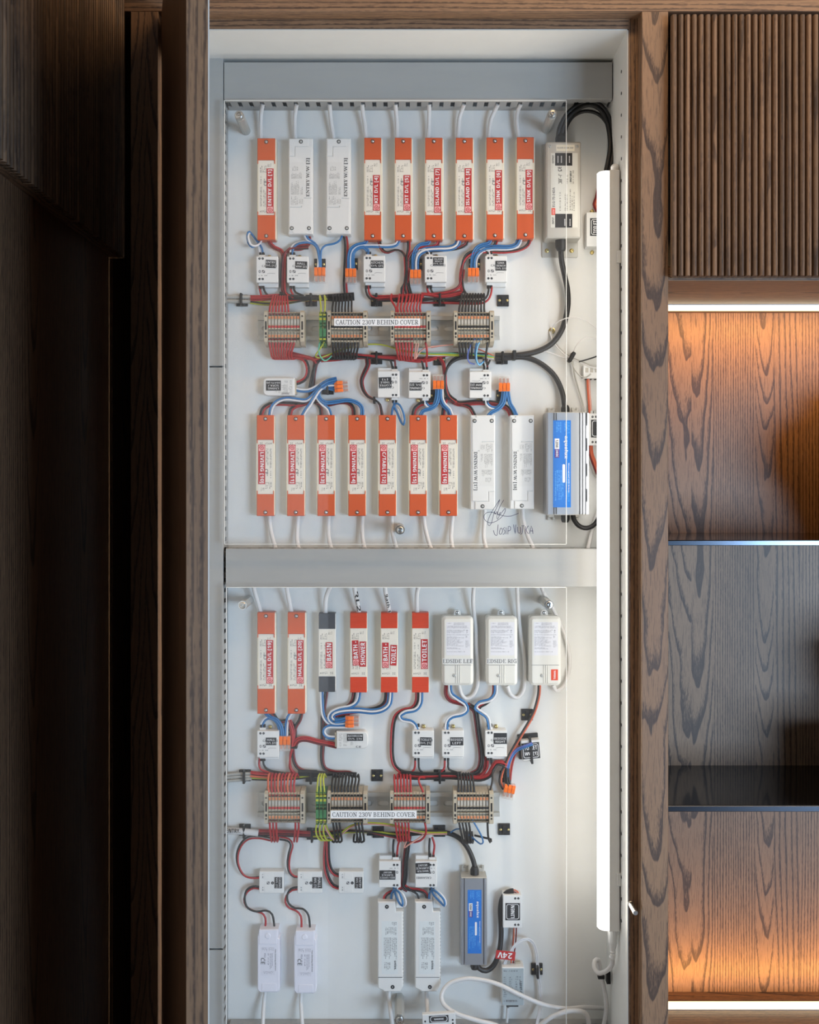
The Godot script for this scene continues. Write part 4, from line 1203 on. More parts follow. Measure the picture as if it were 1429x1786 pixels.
func earth(px0, cy, n, label):
	var z := 0.040
	var u := k(z)
	var t := thing("earth_terminals", label, "terminal strip", "green and yellow earth terminals", Vector3(P(px0, cy, z).x, P(px0, cy, z).y, 0))
	for i in n:
		var b := part(t, "earth_block", ext(profile(u, [[-27.0, -21.0, 0.010], [-18.0, -15.0, 0.006], [-1.0, 4.0, 0.008], [6.0, 9.5, 0.006], [19.0, 22.0, 0.006], [24.0, 28.0, 0.010]]), 0.5 * u, 5.6 * u, "x"), "earth_green", Vector3(i * 6.6 * u, 0, 0))
		part(b, "separator", cache["t_plate"], "earth_yellow")
		for y in [15.0, 23.0, -19.5]: part(b, "yellow_clip", box(0.6 * u, -1.4 * u, z - 0.003, 5.4 * u, 2.8 * u if y == 15.0 else 1.4 * u, z + 0.0006, 0.0003), "earth_yellow", Vector3(0, y * u, 0))
		part(b, "bridge_slot", rbox(4 * u, 3 * u, 0, 0.0008, 0, 0.0002), "tie_black", Vector3(3 * u, 5 * u, z - 0.004))

func rail(cy, label):
	var z := 0.009
	var u := k(z)
	var a := P(449.5, cy, z)
	var l := P(872, cy, z).x - a.x
	var t := thing("din_rail", label, "mounting rail", "slotted steel mounting rails", Vector3(a.x, a.y, 0))
	# folded edges
	for e in [1, -1]:
		part(t, "flange", ext(PackedVector2Array([Vector2(14 * u * e, 0.001), Vector2(14 * u * e, z), Vector2(21 * u * e, z), Vector2(21 * u * e, z - 0.0012), Vector2(15.4 * u * e, z - 0.0012), Vector2(15.4 * u * e, 0.001)]), 0, l, "x"), "zinc")
		part(t, "web_strip", box(0, (4.2 if e > 0 else -15.0) * u, 0.001, l, (15.0 if e > 0 else -4.2) * u, 0.0022), "zinc")
	var x := 6.0
	var r := 4.2
	var prev := 0.0
	while (x + 20.0) * u < l:
		# the piece of web between two oval slots
		var p := PackedVector2Array()
		var x1 := minf(x, l / u)
		p.append(Vector2(prev, -r) * u)
		p.append(Vector2(x1 + r, -r) * u)
		for i in 5:
			var a2 := -PI / 2 - PI * (i + 1) / 6.0
			p.append(Vector2(x1 + r + cos(a2) * r, sin(a2) * r) * u)
		p.append(Vector2(x1 + r, r) * u)
		p.append(Vector2(prev, r) * u)
		if prev > 0.0:
			for i in 5:
				var a3 := PI / 2 - PI * (i + 1) / 6.0
				p.append(Vector2(prev + cos(a3) * r, sin(a3) * r) * u)
		part(t, "web_bridge", ext(p, 0.001, 0.0022), "zinc")
		prev = x1 + 20.0 - r
		x += 29.0
	part(t, "web_end", box(prev * u, -r * u, 0.001, l, r * u, 0.0022), "zinc")

func terminals():
	var up := 572.0
	var lo := 1411.5
	rail(up, "upper slotted steel rail behind the terminal strips")
	rail(lo - 8.0, "lower slotted steel rail behind the terminal strips")
	strip(467.5, up, 10, "upper red-jumpered terminal strip at the free end of the rail", "jumper_red", true)
	strip(577.5, up, 10, "upper black-jumpered terminal strip beside the earth terminals", "jumper_black", true)
	strip(688, up, 10, "upper red-jumpered terminal strip at the end of the caution strip", "jumper_red", true)
	strip(798.5, up, 10, "upper black-jumpered terminal strip with blue wires below", "jumper_black", true)
	strip(468, lo, 10, "lower red-jumpered terminal strip at the free end of the rail", "jumper_red", true)
	strip(577.5, lo, 10, "lower black-jumpered terminal strip beside the earth terminals", "jumper_black", true)
	strip(687, lo, 10, "lower red-jumpered terminal strip at the end of the caution strip", "jumper_red", true)
	strip(797.5, lo, 10, "lower black-jumpered terminal strip with one blue wire below", "jumper_black", true)
	earth(556.5, up, 2, "pair of green and yellow earth terminals on the upper rail")
	earth(550.5, lo, 3, "row of three green and yellow earth terminals on the lower rail")

# ------------------------------------------------------------------ wires
const HUE := {"r": ["wire_red", "red"], "d": ["wire_darkred", "dark red"], "k": ["wire_black", "black"], "b": ["wire_blue", "blue"], "w": ["wire_white", "white"], "y": ["wire_earth", "yellow-green"], "t": ["wire_teal", "pale green"], "p": ["wire_pink", "pink"], "c": ["wire_cyan", "pale blue"], "v": ["wire_violet", "violet blue"], "o": ["wire_orange", "orange-red"], "W": ["cable_white", "white"], "G": ["cable_grey", "grey"], "K": ["wire_black", "thick black"]}

const ORD := ["one", "two", "three", "four", "five", "six", "seven", "eight", "nine", "ten"]
const SAY := {"1": "one", "2": "two", "3": "three", "4": "four", "5": "five", "6": "six", "7": "seven", "8": "eight", "9": "nine", "10": "ten", "11": "eleven", "12": "twelve", "13": "thirteen", "14": "fourteen", "15": "fifteen", "16": "sixteen", "17": "seventeen", "18": "eighteen", "19": "nineteen", "20": "twenty"}
var tangle := {}

func spoken(s: String) -> String:
	var words := s.split(" ")
	for i in words.size():
		if SAY.has(words[i]): words[i] = SAY[words[i]]
	return " ".join(words)

func heights(n, z) -> Array:
	var o := []
	for i in n:
		if z is float:
			o.append(z)
		elif z.size() == n:
			o.append(z[i])
		else:
			o.append(z[0] if i == 0 else z[2] if i == n - 1 else z[1])
	return o

func wire(c: String, flat: Array, label: String, z = 0.006, r := 0.0016, group := "", dx := 0.0, dy := 0.0, category := "wire"):
	var pts := []
	var n := flat.size() / 2
	var hs := heights(n, z)
	for i in n: pts.append(P(flat[i * 2] + dx, flat[i * 2 + 1] + dy, hs[i]))
	var text := label if label.contains("cable") else "%s wire %s" % [HUE[c][1], label]
	return single("cable" if category == "cable" else HUE[c][0].trim_prefix("wire_") + "_wire", spoken(text), category, group if group else "wires " + label, tube(smooth(pts), r, 8), HUE[c][0])

func bundle(cols: String, flat: Array, label: String, z = 0.006, spread := 3.6, r := 0.0016, twist := 0.0):
	# wires lying side by side along one path; the spread is in pixels across the path
	var n := flat.size() / 2
	var m := cols.length()
	for q in m:
		var lat: float = (q - (m - 1) / 2.0) * spread
		if m > 3: lat *= 0.8
		var lift := 0.0026 * float(q % 2) if m > 2 else 0.0
		var pts := []
		var hs := heights(n, z)
		for i in n:
			var a := Vector2(flat[maxi(i - 1, 0) * 2], flat[maxi(i - 1, 0) * 2 + 1])
			var b := Vector2(flat[mini(i + 1, n - 1) * 2], flat[mini(i + 1, n - 1) * 2 + 1])
			var d := (b - a).normalized()
			var s := cos(twist * i) if twist else 1.0
			var l2 := lat * s
			pts.append(P(flat[i * 2] - d.y * l2, flat[i * 2 + 1] + d.x * l2, hs[i] + lift + (0.002 * sin(twist * i + q) + 0.002 if twist else 0.0)))
		var mesh := tube(smooth(pts), r, 8)
		if label.begins_with("in ") or label.begins_with("at the back") or label.begins_with("beside the trunk") or label.begins_with("filling") or label.begins_with("leaving"):
			if not tangle.has(HUE[cols[q]][0]): tangle[HUE[cols[q]][0]] = start()
			tangle[HUE[cols[q]][0]].append_from(mesh, 0, Transform3D.IDENTITY)
		else:
			single(HUE[cols[q]][0].trim_prefix("wire_") + "_wire", spoken("%s wire %s" % [HUE[cols[q]][1], label]), "wire", "wires " + label, mesh, HUE[cols[q]][0])

func wires():
	white_cables()
	upper_wires()
	lower_wires()
	terminal_loops()
	var am := ArrayMesh.new()
	for key in tangle:
		tangle[key].commit(am)
		am.surface_set_material(am.get_surface_count() - 1, M[key])
	var o := MeshInstance3D.new()
	o.name = "tangled_wires"
	o.mesh = am
	add_child(o)
	meta(o, "tangled red and black wire trunks tied behind the terminal strips", "wires", "", "stuff")

func white_cables():
	var L := "white cable from the top duct into the %s driver"
	var top := [["ENTRY D/L 1", [459, 181, 456, 195, 455, 215, 455.5, 244]], ["ENTRY W/W 2", [518, 181, 516, 192, 514, 210, 515.5, 244]], ["ENTRY W/W 3", [575, 181, 576, 195, 578, 215, 583, 244]], ["KIT D/L 4", [632, 181, 633, 195, 636, 215, 639.5, 244]], ["KIT D/L 5", [690, 181, 691, 195, 692.5, 215, 693, 244]], ["ISLAND D/L 7", [749, 181, 749, 195, 748.5, 215, 747.5, 244]], ["ISLAND D/L 8", [810, 181, 806, 192, 801, 210, 799.5, 244]], ["SINK D/L 6", [869, 181, 864, 192, 856, 212, 853, 244]], ["SINK D/L 9", [909, 181, 904, 192, 902, 210, 906, 244]]]
	for q in top: wire("W", q[1], L % q[0], [0.026, 0.016, 0.012, 0.010], 0.0032, "white cables out of the top duct", 0, 0, "cable")
	L = "white cable from the %s driver into the middle duct"
	for q in [["LIVING 10", [470, 897, 472, 920, 476, 940, 481, 957]], ["LIVING 11", [521, 897, 519, 920, 518.5, 940, 521, 957]], ["LIVING 13", [574, 897, 573, 920, 574, 940, 578, 957]], ["LIVING 14", [633, 897, 632, 920, 633, 940, 636, 957]], ["C/TABLE 12", [684, 897, 684, 915, 686, 935, 692, 957]], ["DINING 15", [739, 897, 741, 915, 745, 935, 752, 957]], ["DINING 16", [790, 897, 788, 920, 787, 940, 790, 957]], ["DINING W/W 17", [846, 886, 845, 910, 844, 935, 848, 957]], ["DINING W/W 18", [912, 886, 913, 905, 919, 930, 931, 957]]]:
		wire("W", q[1], L % q[0], [0.010, 0.010, 0.014, 0.024], 0.0032, "white cables into the middle duct", 0, 0, "cable")
	L = "white cable from the middle duct into the %s driver"
	for q in [["HALL D/L 19", [441, 1012, 444, 1030, 450, 1050, 456, 1072]], ["HALL D/L 20", [499, 1012, 501, 1030, 505, 1050, 509, 1072]], ["BASIN", [582, 1012, 573, 1030, 568, 1048, 568, 1074]], ["BATH - SHOWER", [617, 1012, 620, 1035, 624, 1055, 627, 1074]], ["BATH - TOILET", [671, 1012, 673, 1035, 677, 1055, 680, 1074]], ["TOILET", [735, 1012, 729, 1028, 727, 1045, 728, 1074]]]:
		wire("W", q[1], L % q[0], [0.030, 0.022, 0.016, 0.010], 0.0033, "white cables out of the middle duct", 0, 0, "cable")
	txt(self_mark("handwritten black mark on the white cable into BATH - SHOWER"), "RL2", Vector3.ZERO, 0.030, 0.0055, -1.40, "black_print").get_parent().position = P(624, 1049, 0.0245)
	txt(self_mark("handwritten black mark on the white cable into BATH - TOILET"), "Bath 1", Vector3.ZERO, 0.027, 0.0045, -1.38, "black_print").get_parent().position = P(677, 1052, 0.0245)
	wire("W", [829, 1012, 826, 1035, 826, 1060, 830, 1095, 831, 1130, 834, 1165, 833, 1195, 825, 1213, 812, 1218, 804, 1208, 801, 1194], "white cable looping under the driver marked EDSIDE LEF", [0.030, 0.022, 0.014, 0.008, 0.006, 0.005, 0.005, 0.005, 0.006, 0.008, 0.010], 0.0030, "looping white cables", 0, 0, "cable")
	wire("W", [902, 1012, 903, 1040, 905, 1075, 909, 1110, 914, 1140, 916, 1175, 913, 1205, 902, 1217, 891, 1211, 885, 1196], "white cable looping under the driver marked EDSIDE RIG", [0.030, 0.022, 0.014, 0.008, 0.006, 0.005, 0.005, 0.005, 0.007, 0.010], 0.0030, "looping white cables", 0, 0, "cable")
	wire("W", [942, 1012, 949, 1035, 963, 1058, 976, 1085, 987, 1112, 994, 1150, 990, 1182, 980, 1200, 970, 1204, 965, 1195], "white cable looping round the driver with the red sticker", [0.030, 0.022, 0.014, 0.008, 0.006, 0.005, 0.005, 0.006, 0.008, 0.010], 0.0030, "looping white cables", 0, 0, "cable")
	wire("W", [1052, 875, 1040, 900, 1033, 925, 1026, 957], "white cable running into the middle duct beside the light tube", [0.020, 0.012, 0.012, 0.024], 0.003, "", 0, 0, "cable")
	for q in [["CASING", [463, 1729, 461, 1745, 459.5, 1765, 458, 1800]], ["HALL W/L", [526, 1731, 525, 1748, 526, 1765, 528, 1800]]]:
		wire("W", q[1], "white cable from the pale driver below %s into the bottom duct" % q[0], [0.010, 0.014, 0.020, 0.030], 0.0030, "white cables into the bottom duct", 0, 0, "cable")
	wire("W", [679, 1727, 679, 1745, 682, 1765, 686, 1800], "white cable from the long driver with a black seam into the bottom duct", [0.010, 0.014, 0.020, 0.030], 0.0032, "white cables into the bottom duct", 0, 0, "cable")
	wire("W", [744, 1727, 745, 1745, 746, 1775], "white cable from the long driver under MASTER towards the wardrobe module", [0.010, 0.020, 0.045], 0.0032, "white cables into the bottom duct", 0, 0, "cable")
	# large loose loop at the bottom
	wire("W", [1061, 1759, 1020, 1757, 985, 1759, 945, 1751, 905, 1734, 870, 1717, 840, 1709, 812, 1707, 785, 1715, 771, 1733, 774, 1751, 795, 1767, 830, 1779, 870, 1790, 890, 1808], "large white cable loop hanging in front of the control box", [0.010, 0.025, 0.040, 0.044, 0.044, 0.042, 0.040, 0.040, 0.040, 0.044, 0.050, 0.060, 0.062, 0.058, 0.036], 0.0034, "", 0, 0, "cable")
	wire("W", [918, 1812, 935, 1795, 960, 1775, 985, 1765, 1005, 1763, 1022, 1768, 1028, 1790, 1026, 1812], "white cable arching out of the bottom duct", [0.03, 0.04, 0.05, 0.05, 0.048, 0.045, 0.04, 0.03], 0.0036, "", 0, 0, "cable")
	wire("W", [886, 1757, 885, 1775, 883, 1800], "short white cable hanging from the control box plug", 0.012, 0.0022, "", 0, 0, "cable")
	bundle("ww", [879, 1685, 885, 1670, 896, 1652, 908, 1641, 920, 1638, 930, 1645, 936, 1662, 938, 1685, 940, 1705, 943, 1730, 943, 1755, 938, 1780, 935, 1800], "of the thin twin lead arching over the control box", [0.014, 0.016, 0.018, 0.018, 0.016, 0.012, 0.010, 0.009, 0.009, 0.010, 0.012, 0.02, 0.03], 2.6, 0.0013)

func self_mark(label) -> Node3D:
	return thing("ink_mark", label, "writing", "handwriting on cables")

func upper_wires():
	# drivers of the top row to dimmers and connectors
	wire("b", [454, 416, 450, 426, 440, 431, 433, 423, 431.5, 410, 435, 404, 443, 413, 451, 424, 457, 433, 459, 446], "looped from the ENTRY D/L driver to its dimmer", [0.010, 0.012, 0.016, 0.020, 0.022, 0.018, 0.012, 0.010, 0.010, 0.010])
	wire("w", [457, 416, 454, 424, 446, 429, 437, 426, 433, 414, 436, 406, 445, 418, 451, 430, 453.5, 446], "looped from the ENTRY D/L driver to its dimmer", [0.010, 0.014, 0.018, 0.022, 0.024, 0.016, 0.009, 0.009, 0.010])
	bundle("rd", [469, 415, 471, 424, 479, 432, 490, 437, 494, 446, 494, 470, 493, 495, 495, 512, 505, 518], "from the ENTRY D/L driver down to the first bundle", [0.010, 0.010, 0.008, 0.008, 0.008, 0.008, 0.008, 0.008, 0.009])
	bundle("kdkr", [538, 430, 524, 431, 508, 433, 498, 440, 495, 455, 494, 480, 494, 500, 498, 513, 512, 519], "in the trunk between the ENTRY and HALL dimmers", 0.007, 3.0, 0.0014, 0.6)
	bundle("kk", [497, 444, 496, 470, 495, 495, 496, 510, 510, 521], "at the back of the trunk between ENTRY and HALL", 0.004, 4.0)
	bundle("bw", [531, 405, 536, 417, 548, 425, 555, 436, 557, 452, 556, 470], "from the ENTRY W/W 2 driver to its connector", [0.010, 0.012, 0.010, 0.010, 0.012, 0.012], 3.4)
	wire("b", [510.5, 446, 511, 436, 517, 427, 530, 423, 543, 424, 552, 431, 556, 446, 558, 470], "from the HALL dimmer to the connector", [0.010, 0.012, 0.014, 0.016, 0.014, 0.014, 0.013, 0.012])
	wire("w", [506.5, 446, 507, 436, 511, 428, 518, 424, 530, 421, 540, 423], "from the HALL dimmer under the blue bend", [0.010, 0.011, 0.011, 0.010, 0.010, 0.009])
	bundle("rk", [537, 405, 540, 420, 536, 428, 524, 434, 510, 434, 500, 440], "from the ENTRY W/W 2 driver to the trunk", 0.005, 3.4)
	wire("b", [598, 405, 594, 418, 583, 425, 568, 428, 561, 436, 559.5, 452, 560, 470], "from the ENTRY W/W 3 driver to the connector", [0.010, 0.012, 0.012, 0.012, 0.012, 0.012, 0.012])
	bundle("rk", [600, 405, 604, 422, 604, 445, 603, 470, 602, 495, 604, 516], "from the ENTRY W/W 3 driver to the terminals", 0.006, 4.4)
	for q in [["bb", [641, 415, 637, 424, 624, 427, 613, 434, 609, 448, 609, 472], "from the KIT D/L 4 driver to the KITCHEN connector"], ["bw", [697, 415, 692, 426, 678, 429.5, 650, 429, 628, 430, 617, 438, 613, 450, 613, 472], "from the KIT D/L 5 driver to the KITCHEN connector"], ["bb", [643, 446, 641, 437, 634, 431, 624, 433, 616, 442, 616, 472], "from the KITCHEN dimmer to its connector"],
		["bb", [750, 415, 747, 424, 735, 426, 726, 433, 721, 448, 721, 472], "from the ISLAND D/L 7 driver to its connector"], ["bwb", [801, 415, 797, 427, 784, 433, 760, 434, 742, 436, 730, 443, 726, 455, 726, 472], "from the ISLAND D/L 8 driver to its connector"], ["kw", [748, 446, 746, 440, 741, 436, 733, 438, 728, 446], "from the ISLAND BENCH dimmer to the blue bend"],
		["bb", [856, 415, 853, 424, 841, 427, 831, 433, 825, 446, 823, 472], "from the SINK D/L 6 driver to its connector"], ["wbb", [907, 415, 902, 427, 888, 432, 862, 432, 844, 435, 833, 443, 828, 455, 828, 472], "from the SINK D/L 9 driver to its connector"], ["kw", [853, 446, 851, 439, 845, 435, 838, 438], "from the SINK BENCH dimmer to the blue bend"]]:
		bundle(q[0], q[1], q[2], 0.011, 3.4)
	for q in [["kd", [661, 415, 663, 428, 668, 437, 677, 440.5, 689, 436, 700, 438, 707, 448, 709, 465], "from the KIT D/L 4 driver to the trunk"], ["rk", [713, 415, 713, 435, 710, 452, 709, 475, 706, 492, 703, 513], "from the KIT D/L 5 driver down the trunk"], ["dr", [765, 415, 764, 426, 752, 431, 733, 432, 719, 439, 713, 452, 712, 475, 710, 495, 715, 513], "from the ISLAND D/L 7 driver down the trunk"], ["kd", [815, 415, 813, 426, 798, 433, 770, 437, 740, 439, 722, 442, 714, 456], "from the ISLAND D/L 8 driver to the trunk"],
		["rkr", [709, 448, 710, 470, 709, 490, 707, 500, 710, 514], "in the trunk beside the KITCHEN dimmer"], ["kk", [716, 446, 711, 470, 707, 494, 701, 503, 701, 513], "at the back of the trunk beside the KITCHEN dimmer"], ["kk", [711, 490, 713, 500, 717, 513], "leaving the trunk above the third strip"],
		["rk", [867, 415, 864, 427, 850, 435, 830, 440, 814, 449, 807, 465, 806, 488, 808, 508], "from the SINK D/L 6 driver down the trunk"], ["rk", [925, 413, 921, 427, 906, 436, 880, 440, 850, 440, 826, 442, 811, 454, 805, 472, 804, 494, 807, 511], "from the SINK D/L 9 driver down the trunk"], ["kk", [838, 437, 820, 441, 810, 452, 806, 475, 807, 498, 813, 512], "in the black trunk beside the SINK connector"], ["rd", [808, 470, 806, 485, 801, 500, 785, 508, 760, 512, 735, 512], "from the SINK trunk across to the third strip"]]:
		bundle(q[0], q[1], q[2], 0.007, 3.4, 0.00145, 0.35)
	# below the dimmers
	for q in [["ENTRY", 453.0, 459.0, [456, 516], [468, 516]], ["HALL", 507.0, 512.0, [513, 518], [530, 516]], ["ISLAND BENCH", 745.5, 750.5, [752, 515], [760, 514]]]:
		wire("r", [q[1], 494, q[1], 502, q[1] + 1, 508, q[3][0], q[3][1]], "from the %s dimmer down to the bundle" % q[0], [0.010, 0.010, 0.010, 0.010])
		wire("k", [q[2], 494, q[2] + 0.5, 502, q[2] + 4, 510, q[4][0], q[4][1]], "from the %s dimmer down to the bundle" % q[0], [0.010, 0.010, 0.010, 0.010])
	bundle("rk", [641, 494, 641, 508, 646, 518, 658, 522, 690, 522, 705, 521], "from the KITCHEN dimmer along the bundle", 0.011, 4.6)
	bundle("rk", [855, 494, 855, 508, 850, 521, 838, 527, 810, 527, 775, 526], "from the SINK BENCH dimmer along the bundle", [0.010, 0.012, 0.014, 0.012, 0.010, 0.010], 5.0)
	# grey supply cables and the long bundles
	for y in [518.0, 525.5]: wire("G", [391, y, 410, y, 438, y + 0.5], "grey sheathed cable end entering above the upper strips", 0.009, 0.0030, "grey supply cables, upper", 0, 0, "cable")
	bundle("rrr", [437, 520, 455, 520, 478, 518, 500, 518], "leaving the upper grey cables", 0.011, 3.4)
	bundle("yky", [437, 526, 460, 529, 490, 530, 520, 526, 545, 522, 562, 521], "leaving the upper grey cables", 0.007, 2.8, 0.0012, 0.5)
	bundle("kkkkk", [487, 516, 505, 519, 530, 519, 560, 519, 590, 519, 618, 517], "in the upper black bundle", 0.007, 3.6, 0.0016, 0.7)
	bundle("dkr", [495, 520, 530, 522, 570, 522, 605, 521], "in the lower edge of the upper black bundle", 0.005, 3.4, 0.0014, 0.7)
	bundle("kkkk", [690, 522, 720, 522, 750, 522, 780, 520, 808, 515], "in the black bundle between the third and fourth strips", 0.008, 3.6, 0.0016, 0.7)
	bundle("rrd", [655, 520, 690, 518, 720, 515, 745, 514, 775, 516, 806, 510], "in the red run between the third and fourth strips", 0.010, 3.2, 0.0014, 0.6)
	wire("r", [735, 528, 765, 528, 800, 527, 840, 528], "straight along the bottom of the upper bundle", 0.007)
	# bundle under the upper rail
	bundle("rrrr", [500, 616, 515, 620, 530, 623, 545, 626, 552, 634], "gathered below the first strip", 0.009, 3.4, 0.0014, 0.4)
	bundle("kkk", [612, 618, 590, 622, 570, 624, 556, 630, 549, 642, 546, 660, 543, 682, 546, 700], "in the trunk down to the LIVING drivers", 0.006, 3.6, 0.0016, 0.5)
	bundle("dkd", [560, 622, 551, 634, 548, 652, 546, 672, 543, 690, 548, 702], "beside the trunk down to the LIVING drivers", 0.004, 3.4, 0.0014, 0.5)
	bundle("rrd", [545, 628, 570, 622, 600, 618, 630, 619, 660, 622, 690, 623, 720, 627, 745, 627, 770, 620, 800, 616], "in the red run under the upper rail", 0.008, 3.4, 0.0015, 0.5)
	bundle("kkr", [560, 627, 590, 625, 620, 623, 655, 625, 690, 628], "in the dark run under the upper rail", 0.005, 3.4, 0.0015, 0.5)
	bundle("kkkk", [846, 621, 820, 621, 800, 624, 785, 634, 778, 650, 777, 672, 782, 690, 794, 701], "in the trunk down to the DINING drivers", 0.007, 3.4, 0.0015, 0.4)
	bundle("rd", [765, 622, 773, 634, 776, 652, 777, 676, 783, 694, 796, 703], "beside the trunk down to the DINING drivers", 0.010, 3.2)
	bundle("kdr", [786, 695, 800, 704, 830, 702, 858, 703, 878, 708, 888, 715, 893, 727], "from the trunk to the DINING W/W 18 driver", 0.006, 3.0)
	bundle("kd", [790, 700, 808, 706, 820, 711, 829, 727], "from the trunk to the DINING W/W 17 driver", 0.008, 3.4)
	# earths and control cores
	wire("y", [566, 596, 560, 606, 552, 617, 551, 622, 558, 624, 575, 618, 600, 609, 640, 601, 670, 602, 700, 611, 740, 617, 790, 620, 845, 622], "sweeping under the upper rail from the earth terminals", [0.036, 0.032, 0.026, 0.022, 0.020, 0.018, 0.016, 0.015, 0.015, 0.015, 0.014, 0.013, 0.013], 0.0011)
	wire("t", [558, 597, 556, 610, 559, 622, 566, 629, 572, 627, 579, 620], "hanging in a loop from the upper earth terminals", [0.036, 0.030, 0.024, 0.020, 0.018, 0.016], 0.0011)
	bundle("tyw", [690, 611, 720, 615, 750, 618, 790, 618, 830, 620, 862, 624], "in the flat run of control cores", 0.013, 2.0, 0.0009)
	wire("p", [731, 594, 729, 606, 726, 620, 725, 626, 730, 617, 738, 609, 752, 605, 780, 602, 805, 599], "looping down under the third strip", [0.034, 0.030, 0.026, 0.022, 0.022, 0.02, 0.016, 0.014, 0.013], 0.0011)
	wire("p", [726, 594, 725, 606, 724, 618, 723, 626], "short tail under the third strip", [0.034, 0.030, 0.026, 0.022], 0.0011)
	wire("o", [752, 606, 790, 601, 820, 604, 842, 612, 862, 621], "running to the black sheath", 0.013, 0.0010)
	# sheathed black cables
	wire("K", [864, 620, 890, 620, 915, 618, 940, 612, 962, 600, 978, 580, 987, 555, 991, 530, 990, 505, 985, 480, 980, 455, 978, 425], "thick black cable from the tie mount up to the metal power supply", [0.010, 0.011, 0.011, 0.010, 0.010, 0.010, 0.012, 0.013, 0.014, 0.016, 0.020, 0.022], 0.0042, "", 0, 0, "cable")
	wire("K", [864, 626, 890, 624, 912, 623, 932, 628, 952, 640, 968, 656, 979, 678, 984, 700, 985, 724], "thick black cable from the tie mount down to the large ribbed driver", [0.010, 0.010, 0.009, 0.008, 0.008, 0.008, 0.010, 0.014, 0.018], 0.0040, "", 0, 0, "cable")
	single("cable_clamp", "small black clip joining the two thick black cables", "clip", "", rbox(6 * k(0), 17 * k(0), 0.003, 0.018, 0.001, 0.001), "tie_black", P(897, 620, 0.01) * Vector3(1, 1, 0))
	# living wires
	bundle("rk", [512, 669, 522, 667, 532, 661, 537, 650, 536, 637, 530, 627, 518, 623], "from the LIVING SOFA module up to the strip", [0.010, 0.010, 0.011, 0.012, 0.012, 0.012, 0.010], 3.8)
	bundle("wb", [512, 678, 524, 681, 538, 681, 550, 676, 562, 668, 575, 664, 588, 663], "from the LIVING SOFA module into the blue bundle", 0.011, 3.6)
	bundle("bw", [471, 727, 474, 711, 484, 700, 500, 695, 518, 697, 534, 698, 547, 688, 557, 677, 570, 668, 588, 667], "from the LIVING 10 driver into the blue bundle", 0.013, 3.6)
	bundle("bw", [527, 727, 533, 716, 541, 705, 550, 690, 559, 678, 572, 671, 588, 671], "from the LIVING 11 driver into the blue bundle", 0.015, 3.6)
	bundle("wb", [577, 727, 573, 714, 564, 706, 556, 697, 553, 687, 560, 677, 573, 673, 588, 675], "from the LIVING 13 driver into the blue bundle", 0.012, 3.6)
	bundle("bb", [632, 727, 631, 711, 622, 702, 606, 698, 585, 701, 568, 702, 557, 694, 556, 683, 565, 676, 588, 680], "from the LIVING 14 driver into the blue bundle", 0.013, 3.6)
	bundle("bbb", [560, 674, 572, 666, 588, 662], "filling the blue bundle at the connector", 0.017, 3.4)
	bundle("kr", [455, 727, 459, 714, 470, 706, 490, 704, 515, 705, 535, 703, 546, 694], "from the LIVING 10 driver to the trunk", 0.006, 4.2)
	bundle("kr", [506, 727, 508, 715, 517, 708, 532, 704, 544, 696], "from the LIVING 11 driver to the trunk", 0.006, 4.0)
	bundle("kd", [560, 727, 560, 715, 556, 706, 548, 699], "from the LIVING 13 driver to the trunk", 0.006, 3.4)
	bundle("dk", [617, 727, 616, 712, 608, 703, 592, 702, 570, 706, 552, 702], "from the LIVING 14 driver to the trunk", 0.008, 3.4)
	bundle("rkd", [640, 622, 642, 636, 636, 650, 631, 664, 634, 680, 643, 692, 655, 698, 663, 706, 667, 727], "winding down to the C/TABLE driver", 0.007, 3.0, 0.00145, 0.25)
	single("tie_wrap", "small black tie round the wires to the C/TABLE driver", "cable tie", "", rbox(4 * k(0), 12 * k(0), 0.003, 0.013, 0.001, 0.001), "tie_black", P(653, 698, 0.008) * Vector3(1, 1, 0))
	wire("b", [683, 727, 685, 712, 690, 704, 697, 706, 703, 718, 706, 732, 704, 741, 699, 735, 693, 720, 688, 709, 686, 695], "looped between the C/TABLE driver and the COFFEE TABLE dimmer", [0.010, 0.012, 0.014, 0.018, 0.022, 0.024, 0.022, 0.018, 0.014, 0.012, 0.010])
	wire("w", [686, 727, 688, 714, 692, 708, 698, 714, 702, 727, 702, 737, 697, 728, 692, 715, 691, 695], "looped between the C/TABLE driver and the COFFEE TABLE dimmer", [0.010, 0.010, 0.011, 0.014, 0.018, 0.018, 0.014, 0.011, 0.010])
	for q in [[684.5, 690, "COFFEE TABLE", [679, 626], [688, 624]], [738.5, 744.5, "DINING D/L", [735, 629], [744, 618]], [845, 850.5, "DINING WW", [846, 622], [850, 616]]]:
		wire("k", [q[0], 650, q[0], 640, q[0] - 2, 632, q[3][0], q[3][1]], "from the %s dimmer up to the bundle" % q[2], 0.010)
		wire("d" if q[2] != "DINING D/L" else "r", [q[1], 650, q[1], 640, q[1] - 1, 630, q[4][0], q[4][1]], "from the %s dimmer up to the bundle" % q[2], 0.010)
	bundle("bw", [741, 694, 743, 704, 750, 710, 758, 706, 762, 692, 763, 672], "from the DINING D/L dimmer to its connector", 0.011, 3.4)
	bundle("bb", [733, 727, 738, 717, 750, 713, 760, 707, 765, 693, 766, 672], "from the DINING 15 driver to the connector", 0.013, 3.4)
	bundle("bbw", [787, 727, 783, 715, 775, 707, 770, 697, 769, 685, 769, 672], "from the DINING 16 driver to the connector", 0.011, 3.2)
	bundle("kr", [721, 727, 724, 714, 734, 705, 750, 702, 770, 701, 780, 696], "from the DINING 15 driver to the trunk", 0.007, 4.2)
	bundle("kr", [773, 727, 774, 715, 776, 704, 779, 694], "from the DINING 16 driver to the trunk", 0.007, 3.6)
